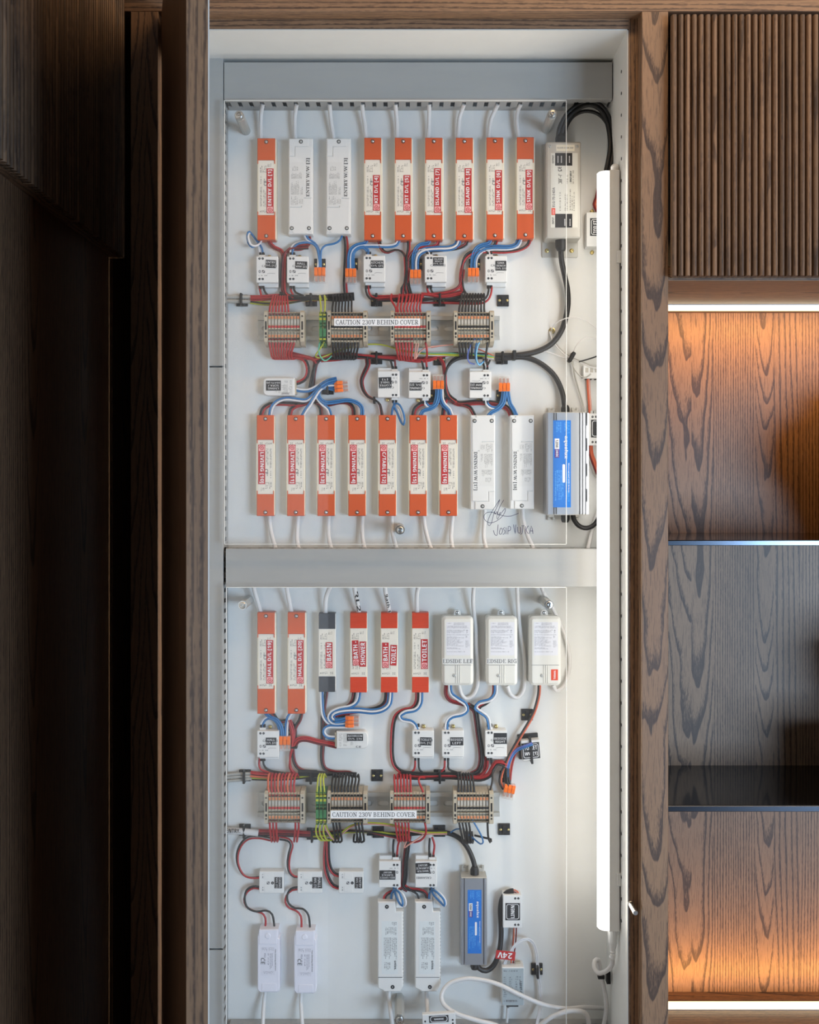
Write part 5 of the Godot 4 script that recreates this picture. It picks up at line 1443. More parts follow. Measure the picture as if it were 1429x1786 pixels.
	bundle("bw", [848, 694, 850, 705, 858, 711, 868, 711, 875, 702, 878, 688, 878, 675], "from the DINING WW dimmer to its connector", 0.011, 3.4)
	bundle("bb", [851, 727, 858, 719, 868, 714, 878, 704, 881, 688, 882, 675], "from the DINING W/W 17 driver to the connector", 0.013, 3.4)
	bundle("bb", [902, 727, 896, 714, 890, 704, 887, 690, 885, 675], "from the DINING W/W 18 driver to the connector", 0.012, 3.4)
	# leads at the tube side
	bundle("KK", [976, 246, 979, 225, 990, 203, 1008, 187, 1027, 180, 1046, 186, 1059, 204, 1066, 232, 1067, 260, 1062, 290, 1055, 318], "arching from the metal power supply behind the light tube", [0.022, 0.026, 0.030, 0.032, 0.034, 0.034, 0.036, 0.042, 0.05, 0.055, 0.055], 6.5, 0.0032)
	wire("K", [984, 246, 988, 222, 1000, 203, 1020, 194, 1042, 198, 1058, 214, 1068, 240, 1070, 275, 1069, 318], "thin black cable arching inside the two thick ones", [0.022, 0.020, 0.020, 0.022, 0.024, 0.03, 0.04, 0.05, 0.055], 0.0028, "", 0, 0, "cable")
	bundle("od", [1046, 320, 1041, 345, 1037, 356, 1041, 366, 1046, 374], "down to the module marked TOILET beside the tube", 0.012, 3.0)
	wire("W", [962, 575, 968, 565, 985, 556, 1005, 554, 1025, 561, 1045, 577, 1060, 590], "thin white lead looping from the hole in the panel", [0.003, 0.012, 0.018, 0.02, 0.02, 0.018, 0.016], 0.0009, "", 0, 0, "cable")
	wire("W", [998, 622, 1004, 606, 1014, 594, 1028, 589, 1042, 592, 1058, 600], "thin lead looping up from the black tie knot", [0.014, 0.02, 0.024, 0.024, 0.02, 0.016], 0.0010, "", 0, 0, "cable")
	bundle("GW", [960, 578, 966, 595, 980, 612, 997, 624, 1015, 632, 1035, 640, 1056, 641], "from the hole in the panel through the black tie knot", [0.002, 0.008, 0.012, 0.014, 0.016, 0.02, 0.02], 2.4, 0.0012)
	wire("W", [945, 611, 965, 617, 985, 624, 998, 627], "thin white lead from the black cable to the tie knot", 0.010, 0.0010, "", 0, 0, "cable")
	wire("G", [996, 628, 1003, 645, 1013, 656, 1023, 658, 1031, 652], "thin grey lead curving up to the white terminal block", 0.020, 0.0010, "", 0, 0, "cable")
	wire("G", [999, 630, 1003, 655, 1010, 680, 1017, 704, 1020, 722], "thin grey lead down behind the ribbed driver", 0.010, 0.0013, "", 0, 0, "cable")
	wire("G", [1022, 778, 1028, 800, 1036, 825, 1041, 834], "thin grey lead emerging below the ROOM module", 0.010, 0.0013, "", 0, 0, "cable")
	single("tie_knot", "black cable tie knot gathering thin leads beside the light tube", "cable tie", "", ext(rr(0.006, 0.016, 0.002), 0.006, 0.022, "z", 0.001), "tie_black", P(997, 623, 0.014) * Vector3(1, 1, 0)).rotation.z = -0.5
	wire("k", [1010, 631, 1028, 626, 1048, 619], "cut tie tail pointing at the light tube", 0.020, 0.0011)
	bundle("po", [1026, 656, 1027, 680, 1029, 705, 1030, 724], "from the white terminal block to the ROOM module", 0.010, 2.8)
	bundle("ood", [1030, 774, 1031, 790, 1036, 805, 1044, 825, 1052, 840], "leaving the bottom of the ROOM module", 0.010, 2.6)
	wire("K", [1000, 893, 1001, 905, 1010, 917, 1024, 921, 1038, 914, 1050, 895], "thick black cable curving out of the large ribbed driver", [0.018, 0.020, 0.022, 0.022, 0.020, 0.016], 0.0036, "", 0, 0, "cable")
	single("panel_grommet", "small brass-lipped hole with thin leads in the white panel", "grommet", "", lathe([[0.005, 0.0], [0.005, 0.0012], [0.0036, 0.0016], [0.003, 0.0004], [0.0, 0.0003]], 14), "brass", P(963, 577, 0.0))

func lower_wires():
	bundle("bb", [462, 1241, 470, 1250, 483, 1256, 491, 1268, 493.5, 1289], "from the HALL D/L 19 driver to its connector", 0.012, 3.4)
	bundle("wb", [510, 1241, 503, 1251, 500, 1265, 499.5, 1289], "from the HALL D/L 20 driver to its connector", 0.012, 3.4)
	bundle("wb", [456, 1276, 457, 1263, 463, 1254, 473, 1252, 484, 1260, 489, 1275, 491, 1289], "from the HALL dimmer to its connector", 0.010, 3.4)
	bundle("kr", [474, 1241, 486, 1258, 500, 1257, 511, 1264, 515, 1278, 512, 1300], "from the HALL D/L 19 driver to the trunk", 0.006, 3.4)
	bundle("dk", [527, 1241, 523, 1256, 515, 1270, 512, 1290, 511, 1312, 515, 1332, 526, 1343, 550, 1348, 575, 1349], "from the HALL D/L 20 driver along the bundle", 0.009, 3.2)
	bundle("rrr", [504, 1256, 510, 1275, 510, 1300, 506, 1322, 507, 1340, 516, 1352], "in the red trunk beside the HALL connector", 0.007, 3.2, 0.0014, 0.5)
	bundle("rrd", [512, 1302, 520, 1291, 535, 1289, 555, 1294, 572, 1297, 588, 1301], "from the trunk to the BATHROOM module", 0.010, 3.4)
	single("tie_wrap", "small black tie round the trunk beside the HALL connector", "cable tie", "", rbox(12 * k(0), 4 * k(0), 0.003, 0.015, 0.001, 0.001), "tie_black", P(513, 1303, 0.01) * Vector3(1, 1, 0))
	wire("r", [453.5, 1321, 452, 1332, 455, 1342, 466, 1346, 475, 1350], "from the HALL dimmer down to the lower bundle", 0.011)
	wire("k", [459, 1321, 460, 1333, 467, 1342, 480, 1346, 500, 1349], "from the HALL dimmer down to the lower bundle", 0.011)
	# bathroom
	bundle("bw", [561, 1203, 562, 1232, 565, 1250, 574, 1261, 588, 1264, 606, 1263], "from the BASIN driver to the connector", 0.010, 3.4)
	bundle("dk", [570, 1203, 567, 1225, 563, 1252, 563, 1290, 562, 1322, 567, 1340, 585, 1347, 610, 1348, 619, 1354], "from the BASIN driver down to the terminals", 0.006, 3.6)
	wire("k", [566, 1240, 565, 1270, 565, 1300, 564, 1325, 570, 1342, 590, 1350], "beside the BASIN wires down to the terminals", 0.004, 0.0018)
	bundle("bw", [627, 1204, 624, 1222, 612, 1232, 592, 1236, 578, 1243, 574, 1252, 580, 1260, 592, 1261, 606, 1259], "from the BATH - SHOWER driver to the connector", 0.012, 3.6)
	bundle("bwb", [681, 1204, 679, 1226, 668, 1237, 650, 1241, 625, 1239, 600, 1240, 584, 1244, 579, 1251, 586, 1257, 606, 1255], "from the BATH - TOILET driver to the connector", 0.011, 3.4)
	bundle("kd", [618, 1204, 615, 1222, 604, 1234, 585, 1240, 570, 1252], "from the BATH - SHOWER driver to the trunk", 0.006, 3.4)
	bundle("rk", [674, 1204, 672, 1224, 658, 1235, 630, 1240, 600, 1244, 575, 1252, 566, 1268], "from the BATH - TOILET driver to the trunk", 0.007, 3.6)
	bundle("bw", [589, 1286, 574, 1286, 566, 1280, 566, 1272, 574, 1267, 590, 1267, 606, 1267], "curling from the BATHROOM module to the connector", 0.012, 3.4)
	bundle("bb", [584, 1258, 595, 1257, 606, 1253], "filling the blue bundle at the bathroom connector", 0.016, 4.0)
	# toilet and bedside
	bundle("kr", [728, 1204, 727, 1223, 719, 1235, 703, 1239, 691, 1248, 686, 1264, 684, 1290, 684, 1316, 688, 1334, 699, 1345, 716, 1350, 740, 1352], "from the TOILET driver down to the lower bundle", 0.008, 3.8)
	bundle("bw", [735, 1204, 734, 1226, 725, 1238, 707, 1242, 698, 1249, 703, 1256, 716, 1258, 725, 1265, 728, 1276], "bent from the TOILET driver to its dimmer", 0.012, 3.6)
	bundle("rd", [779, 1192, 778, 1210, 786, 1222, 803, 1227, 820, 1231], "from the driver marked EDSIDE LEF to the trunk", 0.009, 3.4)
	bundle("bw", [785, 1192, 787, 1209, 799, 1219, 812, 1228, 815, 1239, 806, 1246, 789, 1250, 780, 1259, 779, 1276], "bent from the driver marked EDSIDE LEF to its dimmer", 0.013, 3.8)
	bundle("wb", [865, 1192, 864, 1210, 854, 1221, 836, 1226, 830, 1235, 840, 1243, 851, 1253, 855, 1276], "bent from the driver marked EDSIDE RIG to its dimmer", 0.013, 3.8)
	bundle("kr", [862, 1192, 861, 1212, 850, 1225, 838, 1232, 832, 1240], "from the driver marked EDSIDE RIG to the trunk", 0.009, 3.4)
	bundle("kkd", [815, 1229, 828, 1238, 832, 1256, 835, 1280, 839, 1305, 840, 1326, 835, 1343, 822, 1351], "in the black trunk beside the BEDSIDE RIGHT dimmer", 0.008, 3.4)
	for q in [["TOILET D/L", 724.5, 730, [712, 1352], [742, 1352]], ["BEDSIDE LEFT", 776, 781.5, [762, 1352], [800, 1348]], ["BEDSIDE RIGHT", 851, 857, [838, 1354], [846, 1356]]]:
		wire("r", [q[1], 1321, q[1], 1332, q[1] - 2, 1342, q[3][0], q[3][1]], "from the %s dimmer down to the bundle" % q[0], 0.010)
		wire("k", [q[2], 1321, q[2] + 0.5, 1332, q[2] + 2, 1342, q[4][0], q[4][1]], "from the %s dimmer down to the bundle" % q[0], 0.010)
	bundle("rr", [845, 1318, 847, 1335, 843, 1349, 830, 1355], "beside the BEDSIDE RIGHT dimmer", 0.006, 3.4)
	bundle("rrrk", [694, 1350, 720, 1355, 750, 1355, 780, 1354, 810, 1356, 838, 1358, 853, 1352, 860, 1340, 866, 1331, 876, 1331, 884, 1336], "in the lower red bundle", [0.008, 0.009, 0.009, 0.009, 0.009, 0.010, 0.012, 0.012, 0.012, 0.012, 0.012], 3.0, 0.0015)
	bundle("kk", [700, 1347, 740, 1350, 780, 1350, 805, 1349], "in the lower black bundle", 0.011, 3.4)
	bundle("ok", [941, 1192, 940, 1212, 934, 1236, 925, 1256, 912, 1278, 900, 1298, 889, 1318, 881, 1336, 875, 1350, 873, 1364, 879, 1376], "from the driver with the red sticker to the end connector", [0.010, 0.010, 0.012, 0.012, 0.014, 0.014, 0.014, 0.014, 0.014, 0.013, 0.012], 2.8)
	bundle("bv", [929, 1297, 916, 1302, 902, 1308, 892, 1320, 886, 1338, 885, 1355], "from the strapped module to the end connector", [0.022, 0.022, 0.016, 0.014, 0.014, 0.014], 2.8)
	bundle("ro", [907, 1301, 899, 1312, 893, 1330, 890, 1348, 889, 1360], "beside the strapped module", 0.010, 3.2)
	bundle("kkk", [884, 1340, 884, 1352, 885, 1362, 888, 1374], "into the end connector of the lower rail", 0.014, 3.4)
	wire("k", [868, 1333, 860, 1345, 859, 1362, 856, 1376, 852, 1388], "from the end knot back to the last lower terminal", [0.014, 0.018, 0.026, 0.032, 0.036])
	# lower grey cables and bundles
	for q in [[1352, 1349], [1357, 1354], [1363, 1358]]: wire("G", [392, q[0], 412, q[0] - 2, 439, q[1]], "grey sheathed cable end entering above the lower strips", 0.009, 0.0022, "grey supply cables, lower", 0, 0, "cable")
	bundle("rrdo", [437, 1350, 460, 1352, 485, 1353, 510, 1352], "leaving the lower grey cables", 0.009, 3.2)
	bundle("yyk", [437, 1357, 470, 1358, 505, 1357, 535, 1354, 560, 1350], "leaving the lower grey cables", 0.006, 2.6, 0.0012)
	bundle("kkkk", [520, 1347, 550, 1349, 575, 1350, 600, 1349, 622, 1352], "in the lower black bundle beside the earth terminals", 0.007, 3.6, 0.0016, 0.6)
	wire("W", [391, 1449, 420, 1450, 451, 1453], "thick white cable end marked ENTRY in pen", 0.012, 0.0052, "", 0, 0, "cable")
	txt(self_mark("pen writing ENTRY on the thick white cable end"), "ENTRY.", Vector3.ZERO, 0.021, 0.0062, -0.02, "black_print").get_parent().position = P(407, 1449, 0.0176)
	bundle("rrddk", [449, 1452, 480, 1453, 510, 1454, 545, 1456, 570, 1460], "leaving the cable marked ENTRY", 0.010, 2.8, 0.0014)
	bundle("rkky", [545, 1455, 575, 1454, 605, 1450, 640, 1451, 660, 1453, 690, 1458, 712, 1460], "in the run under the lower rail", 0.009, 3.2, 0.0014, 0.5)
	bundle("kk", [640, 1454, 690, 1454, 730, 1453, 760, 1452], "in the dark run under the lower caution strip", 0.007, 3.4)
	bundle("yp", [566, 1432, 572, 1450, 585, 1464, 598, 1452, 615, 1440, 640, 1436, 680, 1439, 715, 1448, 745, 1453, 780, 1453], "sweeping from the lower earth terminals under the rail", [0.034, 0.028, 0.024, 0.022, 0.020, 0.018, 0.018, 0.016, 0.014, 0.013], 2.6, 0.0011)
	wire("b", [786, 1452, 796, 1446, 806, 1446], "short bend above the thick black lower cable", 0.013, 0.0011)
	wire("K", [705, 1455, 745, 1452, 775, 1452, 797, 1459, 812, 1473, 822, 1491, 828, 1510, 829, 1530], "thick black cable down to the smaller ribbed driver", [0.009, 0.010, 0.010, 0.010, 0.010, 0.012, 0.015, 0.018], 0.0038, "", 0, 0, "cable")
	bundle("rk", [472, 1464, 452, 1460, 433, 1462, 420, 1474, 414, 1492, 416, 1510, 425, 1526, 438, 1531, 456, 1530], "looped down to the CASING module", 0.010, 4.4, 0.00145, 0.25)
	bundle("rk", [488, 1462, 503, 1465, 509, 1474, 505, 1490, 503, 1508, 506, 1522, 514, 1529, 522, 1529], "down to the HALL W/L module", 0.010, 4.2, 0.00145, 0.2)
	bundle("kr", [572, 1462, 572, 1480, 573, 1500, 577, 1516, 585, 1525, 594, 1527], "to the upper terminals of the ENTRY W/L module", 0.010, 3.6)
	bundle("kr", [569, 1466, 567, 1490, 568, 1515, 574, 1534, 582, 1545, 594, 1549], "to the lower terminals of the ENTRY W/L module", 0.009, 3.6)
	wire("r", [455, 1551, 443, 1549, 432, 1555, 426, 1568, 430, 1581, 443, 1589, 456, 1592, 463, 1601, 463, 1618], "curving from the CASING module to the pale driver", 0.010)
	wire("k", [455, 1547, 441, 1546, 430, 1553, 427, 1570, 433, 1584, 448, 1590, 464, 1588, 475, 1595, 479, 1618], "curving from the CASING module to the pale driver", 0.011)
	wire("r", [522, 1551, 509, 1553, 500, 1562, 498, 1574, 505, 1584, 516, 1588, 525, 1598, 526, 1620], "curving from the HALL W/L module to the pale driver", 0.010)
	wire("k", [522, 1547, 508, 1550, 501, 1562, 504, 1576, 515, 1584, 528, 1585, 538, 1596, 541, 1620], "curving from the HALL W/L module to the pale driver", 0.011)
	# the two surface mount modules and long drivers
	for q in [[687, 692.5, "BED / OFFICE", [687, 1464], [699, 1460]], [750, 756, "MASTER", [750, 1462], [754, 1460]]]:
		wire("k", [q[0], 1504, q[0] - 1, 1488, q[0] - 1, 1475, q[3][0], q[3][1]], "from the %s module up to the run" % q[2], 0.011)
		wire("r", [q[1], 1504, q[1] + 0.5, 1488, q[1] + 2, 1474, q[4][0], q[4][1]], "from the %s module up to the run" % q[2], 0.011)
	bundle("kkd", [713, 1458, 710, 1480, 707, 1505, 706, 1528, 704, 1546, 712, 1552], "in the trunk between the surface mount modules", 0.008, 3.2, 0.0018)
	bundle("rk", [706, 1545, 714, 1551, 728, 1552, 739, 1555, 745, 1562, 747, 1577], "from the trunk to the long driver under MASTER", 0.010, 3.4)
	wire("k", [710, 1548, 719, 1554, 728, 1560, 733, 1577], "from the trunk to the long driver under MASTER", 0.012)
	bundle("kr", [705, 1547, 694, 1552, 681, 1556, 672, 1563, 670, 1577], "from the trunk to the long driver under BED / OFFICE", [0.008, 0.008, 0.010, 0.012, 0.012], 2.6)
	for q in [[682.0, 0.0, "BED / OFFICE", 0.0], [748.0, 0.0, "MASTER", 7.0]]:
		var x: float = q[0]
		var s: float = q[3]
		wire("b", [x, 1577, x + 1, 1560, x + 6, 1552, x + 14, 1556 , x + 20 + s, 1570, x + 20 + s, 1580, x + 14 + s, 1574, x + 8, 1560, x + 4, 1546], "looped between the long driver and the %s module" % q[2], [0.012, 0.014, 0.020, 0.028, 0.034, 0.034, 0.030, 0.022, 0.012])
		wire("w", [x + 4, 1577, x + 5, 1562, x + 10, 1553, x + 19, 1557, x + 26 + s * 0.5, 1571, x + 24 + s * 0.5, 1581, x + 16, 1574, x + 10, 1546], "looped between the long driver and the %s module" % q[2], [0.012, 0.013, 0.018, 0.024, 0.028, 0.028, 0.022, 0.012])
	# linen group
	wire("K", [832, 1678, 836, 1689, 848, 1693, 861, 1684, 870, 1664, 874, 1638, 874, 1610, 873, 1588, 876, 1568, 886, 1556, 896, 1554], "thick black cable from the smaller ribbed driver round to the LINEN module", [0.018, 0.018, 0.016, 0.014, 0.014, 0.012, 0.012, 0.012, 0.012, 0.012, 0.012], 0.0040, "", 0, 0, "cable")
	bundle("od", [890, 1555, 898, 1554, 903, 1558, 905, 1567], "into the top of the LINEN module", 0.012, 3.4, 0.0011)
	bundle("do", [899, 1617, 898, 1640, 895, 1665, 893, 1690], "from the LINEN module to the control box", [0.010, 0.010, 0.010, 0.012], 4.0, 0.0011)
	wire("W", [895, 1620, 893, 1640, 890, 1662], "pale flat lead below the LINEN module", 0.006, 0.0025, "", 0, 0, "cable")
	var tg := thing("cable_tag", "red tape flag reading 24V upside down on the black cable", "cable tag", "", P(882, 1666, 0.019), -0.1)
	part(tg, "tape", rbox(34 * k(0.019), 15 * k(0.019), 0, 0.0008, 0.0006, 0.0002), "red_tape")
	txt(tg, "24V", Vector3(-0.001, 0, 0.0011), 0.022, 0.0085, PI, "white_print")
	# tube lead
	wire("W", [1067, 1668, 1069, 1678, 1064, 1688, 1055, 1695, 1044, 1697, 1037, 1688, 1038, 1676, 1044, 1674, 1047, 1688, 1050, 1705, 1056, 1735, 1058, 1762, 1052, 1795], "white cable curling from the light tube plug to the wall clip", [0.098, 0.092, 0.085, 0.078, 0.070, 0.062, 0.056, 0.050, 0.046, 0.042, 0.036, 0.034, 0.034], 0.0034, "", 0, 0, "cable")
	var cl := thing("wall_clip", "black cable clip on the white cabinet side below the light tube", "clip", "", P(1052, 1702, 0.045))
	part(cl, "base", rbox(0.006, 0.018, -0.008, 0.004, 0.001, 0.0008), "tie_black", Vector3(0.008, -0.002, 0))
	part(cl, "tie_head", rbox(0.010, 0.006, -0.002, 0.006, 0.001, 0.001), "tie_black", Vector3(-0.003, 0, 0))

func terminal_loops():
	var q := 5.56
	# upper strips, wires into the top row
	for i in 7:
		wire("r", [476 + i * 4.0, 523, 477 + i * 4.0, 516.5, 475 + i * 4.4, 523, 471 + i * 5.3, 537, 470.3 + i * q, 549], "dropping into the top of way " + ORD[i] + " of the first upper strip", [0.010, 0.018, 0.026, 0.034, 0.034])
	for i in 7:
		wire("k", [579 + i * 5.0, 523, 581 + i * 5.2, 515, 581.5 + i * 5.3, 524, 580 + i * q, 538, 580.3 + i * q, 549], "dropping into the top of way " + ORD[i] + " of the second upper strip", [0.010, 0.018, 0.026, 0.034, 0.034])
	for i in 9:
		var x0: float = [683, 697, 703, 710, 716, 721, 726, 731, 736][i]
		wire("r", [x0 + 3, 521, x0, 513.5, x0 - 1, 522, 688 + i * q + (0 if i else 3), 538, 690.8 + i * q, 549], "dropping into the top of way " + ORD[i] + " of the third upper strip", [0.012, 0.018, 0.026, 0.034, 0.034])
	for i in 9:
		wire("k", [804 + i * 4.6, 520, 806 + i * 4.8, 512.5, 805 + i * 5.0, 522, 801.5 + i * 5.4, 538, 801.3 + i * q, 549], "dropping into the top of way " + ORD[i] + " of the fourth upper strip", [0.012, 0.018, 0.026, 0.034, 0.034])
	# out of the bottom row
	for i in 9:
		wire("r", [470.3 + i * q, 591, 470.8 + i * 5.2, 602, 473 + i * 4.4, 616, 476 + i * 4.2, 625, 486 + i * 3.4, 626, 512 + i * 2, 624 - i * 0.5], "hanging from the bottom of way " + ORD[i] + " of the first upper strip", [0.034, 0.034, 0.026, 0.018, 0.012, 0.009])
	for i in 9:
		var j := [0, 1, 2, 3, 4, 5, 6, 7, 8][i] as int
		wire("k", [580.3 + j * q, 591, 580.5 + j * q, 603, 582 + j * 5.0, 617, 584 + j * 4.8, 624, 578 + j * 4.8, 627], "hanging from the bottom of way " + ORD[i] + " of the second upper strip", [0.034, 0.034, 0.024, 0.016, 0.009])
	for i in 6:
		wire("r", [690.8 + i * q, 591, 691.5 + i * q, 604, 694 + i * 4.8, 619, 697 + i * 4.4, 628, 704 + i * 4, 626], "hanging from the bottom of way " + ORD[i] + " of the third upper strip", [0.034, 0.034, 0.026, 0.016, 0.010])
	wire("r", [741, 591, 744, 604, 745, 616, 744, 624, 738, 627], "from the last way of the third upper strip", [0.034, 0.034, 0.026, 0.016, 0.010])
	for i in 5:
		wire("k", [801.3 + i * q, 591, 801.5 + i * q, 604, 803 + i * 5.0, 618, 804 + i * 5.0, 624], "hanging from the bottom of way " + ORD[i] + " of the fourth upper strip", [0.034, 0.034, 0.020, 0.010])
	wire("v", [829, 591, 822, 601, 817, 613, 816, 625, 820, 633, 828, 635], "looping under the fourth upper strip", [0.034, 0.034, 0.030, 0.024, 0.020, 0.016], 0.0012)
	wire("c", [840, 591, 834, 602, 831, 616, 832, 630, 837, 637, 844, 630], "looping under the fourth upper strip", [0.034, 0.034, 0.030, 0.024, 0.020, 0.016], 0.0012)
	wire("b", [835, 591, 830, 604, 829, 620, 832, 632, 838, 634, 845, 630], "looping under the fourth upper strip", [0.034, 0.032, 0.026, 0.020, 0.018, 0.016], 0.0012)
	wire("k", [851.3, 591, 850, 604, 848, 618, 848, 630, 851, 636, 855, 628], "from the last way of the fourth upper strip", [0.034, 0.034, 0.026, 0.018, 0.014, 0.012])
	for i in 2: wire("y", [570 - i * 9, 523, 566 - i * 8, 515.5, 560 - i * 1.5 + (7 if i == 0 else 0), 524, 560 + (1 - i) * 7, 536, 559.5 + (1 - i) * 6.6, 547], "looping into upper earth terminal " + ORD[i], [0.012, 0.018, 0.028, 0.034, 0.034], 0.0013)
	# lower strips
	for i in 9:
		wire("r" if i % 3 else "o", [471 + i * 6.2, 1356, 470 + i * 6.0, 1349.5, 468 + i * 5.8, 1357, 468 + i * 5.6, 1374, 470.8 + i * q, 1388], "dropping into the top of way " + ORD[i] + " of the first lower strip", [0.010, 0.018, 0.026, 0.034, 0.034])
	for i in 9:
		wire("k", [584 + i * 5.0, 1355, 582 + i * 5.4, 1351, 580 + i * 5.8, 1360, 579 + i * 5.6, 1375, 580.3 + i * q, 1388], "dropping into the top of way " + ORD[i] + " of the second lower strip", [0.010, 0.018, 0.026, 0.034, 0.034])
	for i in 6:
		wire("r", [690 + i * 5.2, 1358, 688 + i * 5.5, 1351.5, 688 + i * 5.6, 1360, 689 + i * 5.5, 1375, 689.8 + i * q, 1388], "dropping into the top of way " + ORD[i] + " of the third lower strip", [0.010, 0.018, 0.026, 0.034, 0.034])
	wire("r", [742, 1357, 732, 1356, 731, 1364, 737, 1378, 739.8, 1388], "into the last way of the third lower strip", [0.010, 0.022, 0.028, 0.034, 0.034])
	for i in 6:
		wire("k", [797 + i * 4.2, 1355, 799 + i * 4.6, 1348.5, 800 + i * 5.0, 1358, 800 + i * 5.4, 1375, 800.3 + i * q, 1388], "dropping into the top of way " + ORD[i] + " of the fourth lower strip", [0.010, 0.018, 0.026, 0.034, 0.034])
	for i in 3: wire("y", [563 + i * 3, 1356, 558 + i * 4, 1349.5, 555 + i * 4.5, 1358, 553.5 + i * 6, 1374, 553.5 + i * 6.6, 1387], "looping into lower earth terminal " + ORD[i], [0.012, 0.018, 0.028, 0.034, 0.034], 0.0013)
	for i in [0, 1, 2, 8, 9]:
		wire("r", [470.8 + i * q, 1430, 471 + i * q, 1444, 472.5 + i * 5.2, 1458, 474 + i * 4.9, 1468, 477 + i * 4.6, 1460], "hanging from the bottom of way " + ORD[i] + " of the first lower strip", [0.034, 0.034, 0.028, 0.020, 0.012])
	for i in [0, 1, 2, 7, 8, 9]:
		wire("k", [580.3 + i * q, 1430, 582 + i * q, 1442, 584 + i * q, 1456, 585 + i * q, 1467, 580 + i * 5.3, 1468, 582 + i * 5.2, 1455], "hanging from the bottom of way " + ORD[i] + " of the second lower strip", [0.034, 0.034, 0.030, 0.024, 0.018, 0.010])
	for i in [0, 1, 2, 3, 4]:
		wire("r", [689.8 + i * q, 1430, 691 + i * q, 1444, 693 + i * 5.0, 1458, 695 + i * 4.8, 1467, 699 + i * 4, 1459], "hanging from the bottom of way " + ORD[i] + " of the third lower strip", [0.034, 0.034, 0.028, 0.020, 0.011])
	wire("r", [739.8, 1430, 743, 1444, 742, 1456, 733, 1466, 718, 1469, 707, 1462], "from the last way of the third lower strip", [0.034, 0.034, 0.030, 0.024, 0.018, 0.012])
	wire("p", [738, 1456, 728, 1464, 712, 1474, 705, 1479, 710, 1464, 713, 1448], "crossing under the third lower strip", [0.028, 0.026, 0.024, 0.022, 0.022, 0.026], 0.0011)
	for i in [0, 1, 2, 3]:
		wire("k", [800.3 + i * q, 1430, 803 + i * q, 1444, 806 + i * 5, 1458, 809 + i * 4.8, 1469, 815 + i * 3.5, 1468, 811 + i * 4, 1450], "hanging from the bottom of way " + ORD[i] + " of the fourth lower strip", [0.034, 0.034, 0.030, 0.024, 0.018, 0.011])
	wire("b", [824, 1430, 832, 1443, 840, 1458, 843, 1469, 838, 1472, 828, 1464, 818, 1456], "looping under the fourth lower strip", [0.034, 0.034, 0.030, 0.026, 0.024, 0.018, 0.014], 0.0012)
	wire("k", [850.5, 1430, 851, 1446, 852, 1460, 855, 1469, 857, 1464, 845, 1461, 828, 1457], "from the last way of the fourth lower strip", [0.034, 0.034, 0.030, 0.026, 0.024, 0.020, 0.014])
	for i in 3: wire("y", [553.5 + i * 6.6, 1434, 551 + i * 6.6, 1446, 553 + i * 6.4, 1458, 560 + i * 6, 1466, 572 + i * 5, 1464], "hanging from lower earth terminal " + ORD[i], [0.034, 0.034, 0.028, 0.022, 0.016], 0.0013)

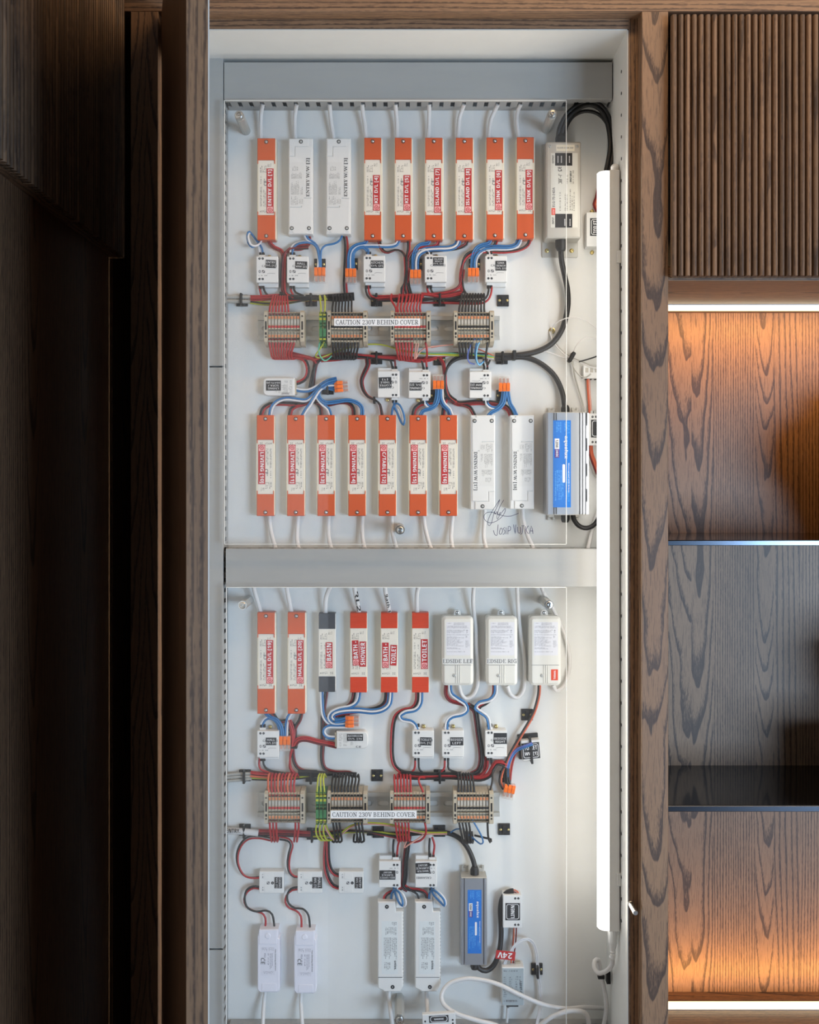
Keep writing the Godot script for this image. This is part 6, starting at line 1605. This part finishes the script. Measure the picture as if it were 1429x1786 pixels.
# ------------------------------------------------------------------ clear covers and the light tube
func covers():
	var z := 0.070
	var t5 := 0.005
	for q in [[392.0, 175.0, 988.0, 949.0, "clear acrylic cover over the upper half of the panel"], [395.0, 1025.0, 988.0, 1900.0, "clear acrylic cover over the lower half of the panel"]]:
		var a := P(q[0], q[3], z + t5)
		var b := P(q[2], q[1], z + t5)
		var t := thing("acrylic_cover", q[4], "clear cover", "clear acrylic covers", Vector3(a.x, a.y, z))
		part(t, "sheet", box(0, 0, 0, b.x - a.x, b.y - a.y, t5), "acrylic")
		var st := start()
		box_to(st, -0.0008, 0, 0.0002, 0.0, b.y - a.y, t5 - 0.0002)
		box_to(st, b.x - a.x, 0, 0.0002, b.x - a.x + 0.0006, b.y - a.y, t5 - 0.0002)
		box_to(st, 0, b.y - a.y, 0.0002, b.x - a.x, b.y - a.y + 0.0008, t5 - 0.0002)
		box_to(st, 0, -0.0006, 0.0002, b.x - a.x, 0.0, t5 - 0.0002)
		part(t, "polished_edge", st.commit(), "acrylic_edge")
	for q in [[418, 203, "beside the tall narrow duct under the top duct"], [963, 200, "beside the metal power supply"], [698, 924, "between the C/TABLE and DINING cables"], [424, 1055, "above the HALL D/L 19 driver"], [957, 1054, "above the driver with the red sticker"], [697, 1776, "below the long drivers"]]:
		var c := P(q[0], q[1], z)
		var t := thing("standoff", "steel standoff with a cross-head screw " + q[2], "standoff", "steel standoffs carrying the clear covers", Vector3(c.x, c.y, 0))
		part(t, "post", lathe([[0.0070, 0.0], [0.0070, 0.001], [0.0070, z - 0.001], [0.0064, z - 0.0001], [0.003, z - 0.0001]], 6 if q[1] > 1000 else 12), "zinc")
		screw(t, 0, 0, z + t5 + 0.0014, 0.0052)
		part(t, "washer", lathe([[0.0066, z + t5], [0.0066, z + t5 + 0.0008], [0.003, z + t5 + 0.0008]], 14), "steel")
	for q in [[583, 553, 733, 571], [577, 1411, 727, 1430]]:
		var c := P((q[0] + q[2]) / 2.0, (q[1] + q[3]) / 2.0, z + t5)
		var t := thing("caution_strip", "white serif caution strip across the %s terminals" % ("upper" if q[1] < 1000 else "lower"), "warning label", "white caution strips", c)
		var u := k(z + t5)
		part(t, "strip", rbox((q[2] - q[0]) * u, (q[3] - q[1]) * u * 0.72, 0.00005, 0.0004), "white_print")
		txt(t, "CAUTION 230V BEHIND COVER", Vector3(0, 0, 0.0006), (q[2] - q[0] - 6) * u, 7.8 * u, 0, "black_print", serif)
	# signature in violet ink on the upper cover
	var zs := z + t5 + 0.0004
	var sg := thing("pen_signature", "violet pen signature with a printed name on the upper clear cover", "writing", "", Vector3(0, 0, zs))
	var strokes := [[[872, 871, 858, 893, 852, 906, 851, 914, 854, 917, 858, 911, 861, 898, 869, 880, 872, 871], 0.8], [[879, 872, 872, 884, 867, 900, 868, 906, 871, 900, 880, 888, 882, 887, 881, 893, 876, 901, 866, 909, 855, 912, 847, 908, 844, 901, 848, 895, 856, 893, 866, 896, 880, 900, 892, 900, 905, 895], 0.8], [[862, 892, 864, 897, 867, 892, 870, 899, 873, 893], 1.0],
		[[869, 915, 868, 928, 867, 934, 863, 932, 861, 925], 0.9], [[873, 922, 871, 930, 874, 932, 877, 926, 875, 921, 873, 922], 0.9], [[881, 920, 878, 922, 881, 926, 880, 931, 877, 932], 0.9], [[883, 920, 883, 932], 0.9], [[886, 932, 887, 918, 891, 920, 890, 925, 886, 926], 0.9], [[896, 915, 899, 931, 900, 915], 0.9], [[903, 919, 904, 929, 908, 929, 908, 919], 0.9], [[912, 918, 911, 930, 908, 932], 0.9], [[910, 917, 915, 917], 0.9], [[917, 918, 917, 931], 0.9], [[922, 917, 918, 924, 922, 931], 0.9], [[924, 931, 927, 917, 930, 931], 0.9], [[925, 926, 930, 926], 0.9]]
	for s in strokes:
		var pts := []
		for i in s[0].size() / 2:
			var v := P(s[0][i * 2], s[0][i * 2 + 1], zs)
			pts.append(Vector2(v.x, v.y))
		part(sg, "pen_stroke", ribbon(pts, s[1] * 0.0009, 0.0, 5), "ink")
	# light tube clipped to the cabinet side
	var y1 := P(0, 299, 0.105).y
	var y0 := P(0, 1621, 0.105).y
	var tb := thing("light_tube", "long glowing white light tube on the cabinet side", "light tube", "", Vector3(XR, 0, 0.100))
	var body := PackedVector2Array([Vector2(-0.0015, -0.014), Vector2(-0.0015, 0.013), Vector2(-0.003, 0.0145), Vector2(-0.0165, 0.0145), Vector2(-0.0165, -0.0145), Vector2(-0.003, -0.0145)])
	part(tb, "housing", ext(body, y0, y1, "y", 0.001, true), "white_plastic")
	var dif := PackedVector2Array([Vector2(-0.0165, -0.0138), Vector2(-0.0165, 0.0138)])
	for i in 7:
		var a := PI / 2 + PI * i / 6.0
		dif.append(Vector2(-0.021, 0.0) + Vector2(cos(a) * 0.0105, sin(a) * 0.0138))
	part(tb, "diffuser", ext(dif, y0 + 0.001, y1 - 0.001, "y", 0.001, true), "tube_glow")
	for y in [P(0, 450, 0.105).y, P(0, 1530, 0.105).y]:
		part(tb, "wall_clip", box(-0.0062, y - 0.009, -0.016, 0.0, y + 0.009, 0.0165, 0.0006), "white_plastic")
	part(tb, "top_cap", lathe([[0.006, 0.0], [0.006, 0.008], [0.004, 0.011], [0.0, 0.011]], 12), "white_plastic", Vector3(-0.006, y1, 0.0)).rotation.x = -PI / 2
	part(tb, "plug", lathe([[0.0075, 0.0], [0.0065, 0.02], [0.004, 0.032], [0.0045, 0.034], [0.0036, 0.036], [0.0042, 0.038], [0.0034, 0.044], [0.0, 0.044]], 14), "white_plastic", Vector3(-0.009, y0, 0.0)).rotation.x = PI / 2
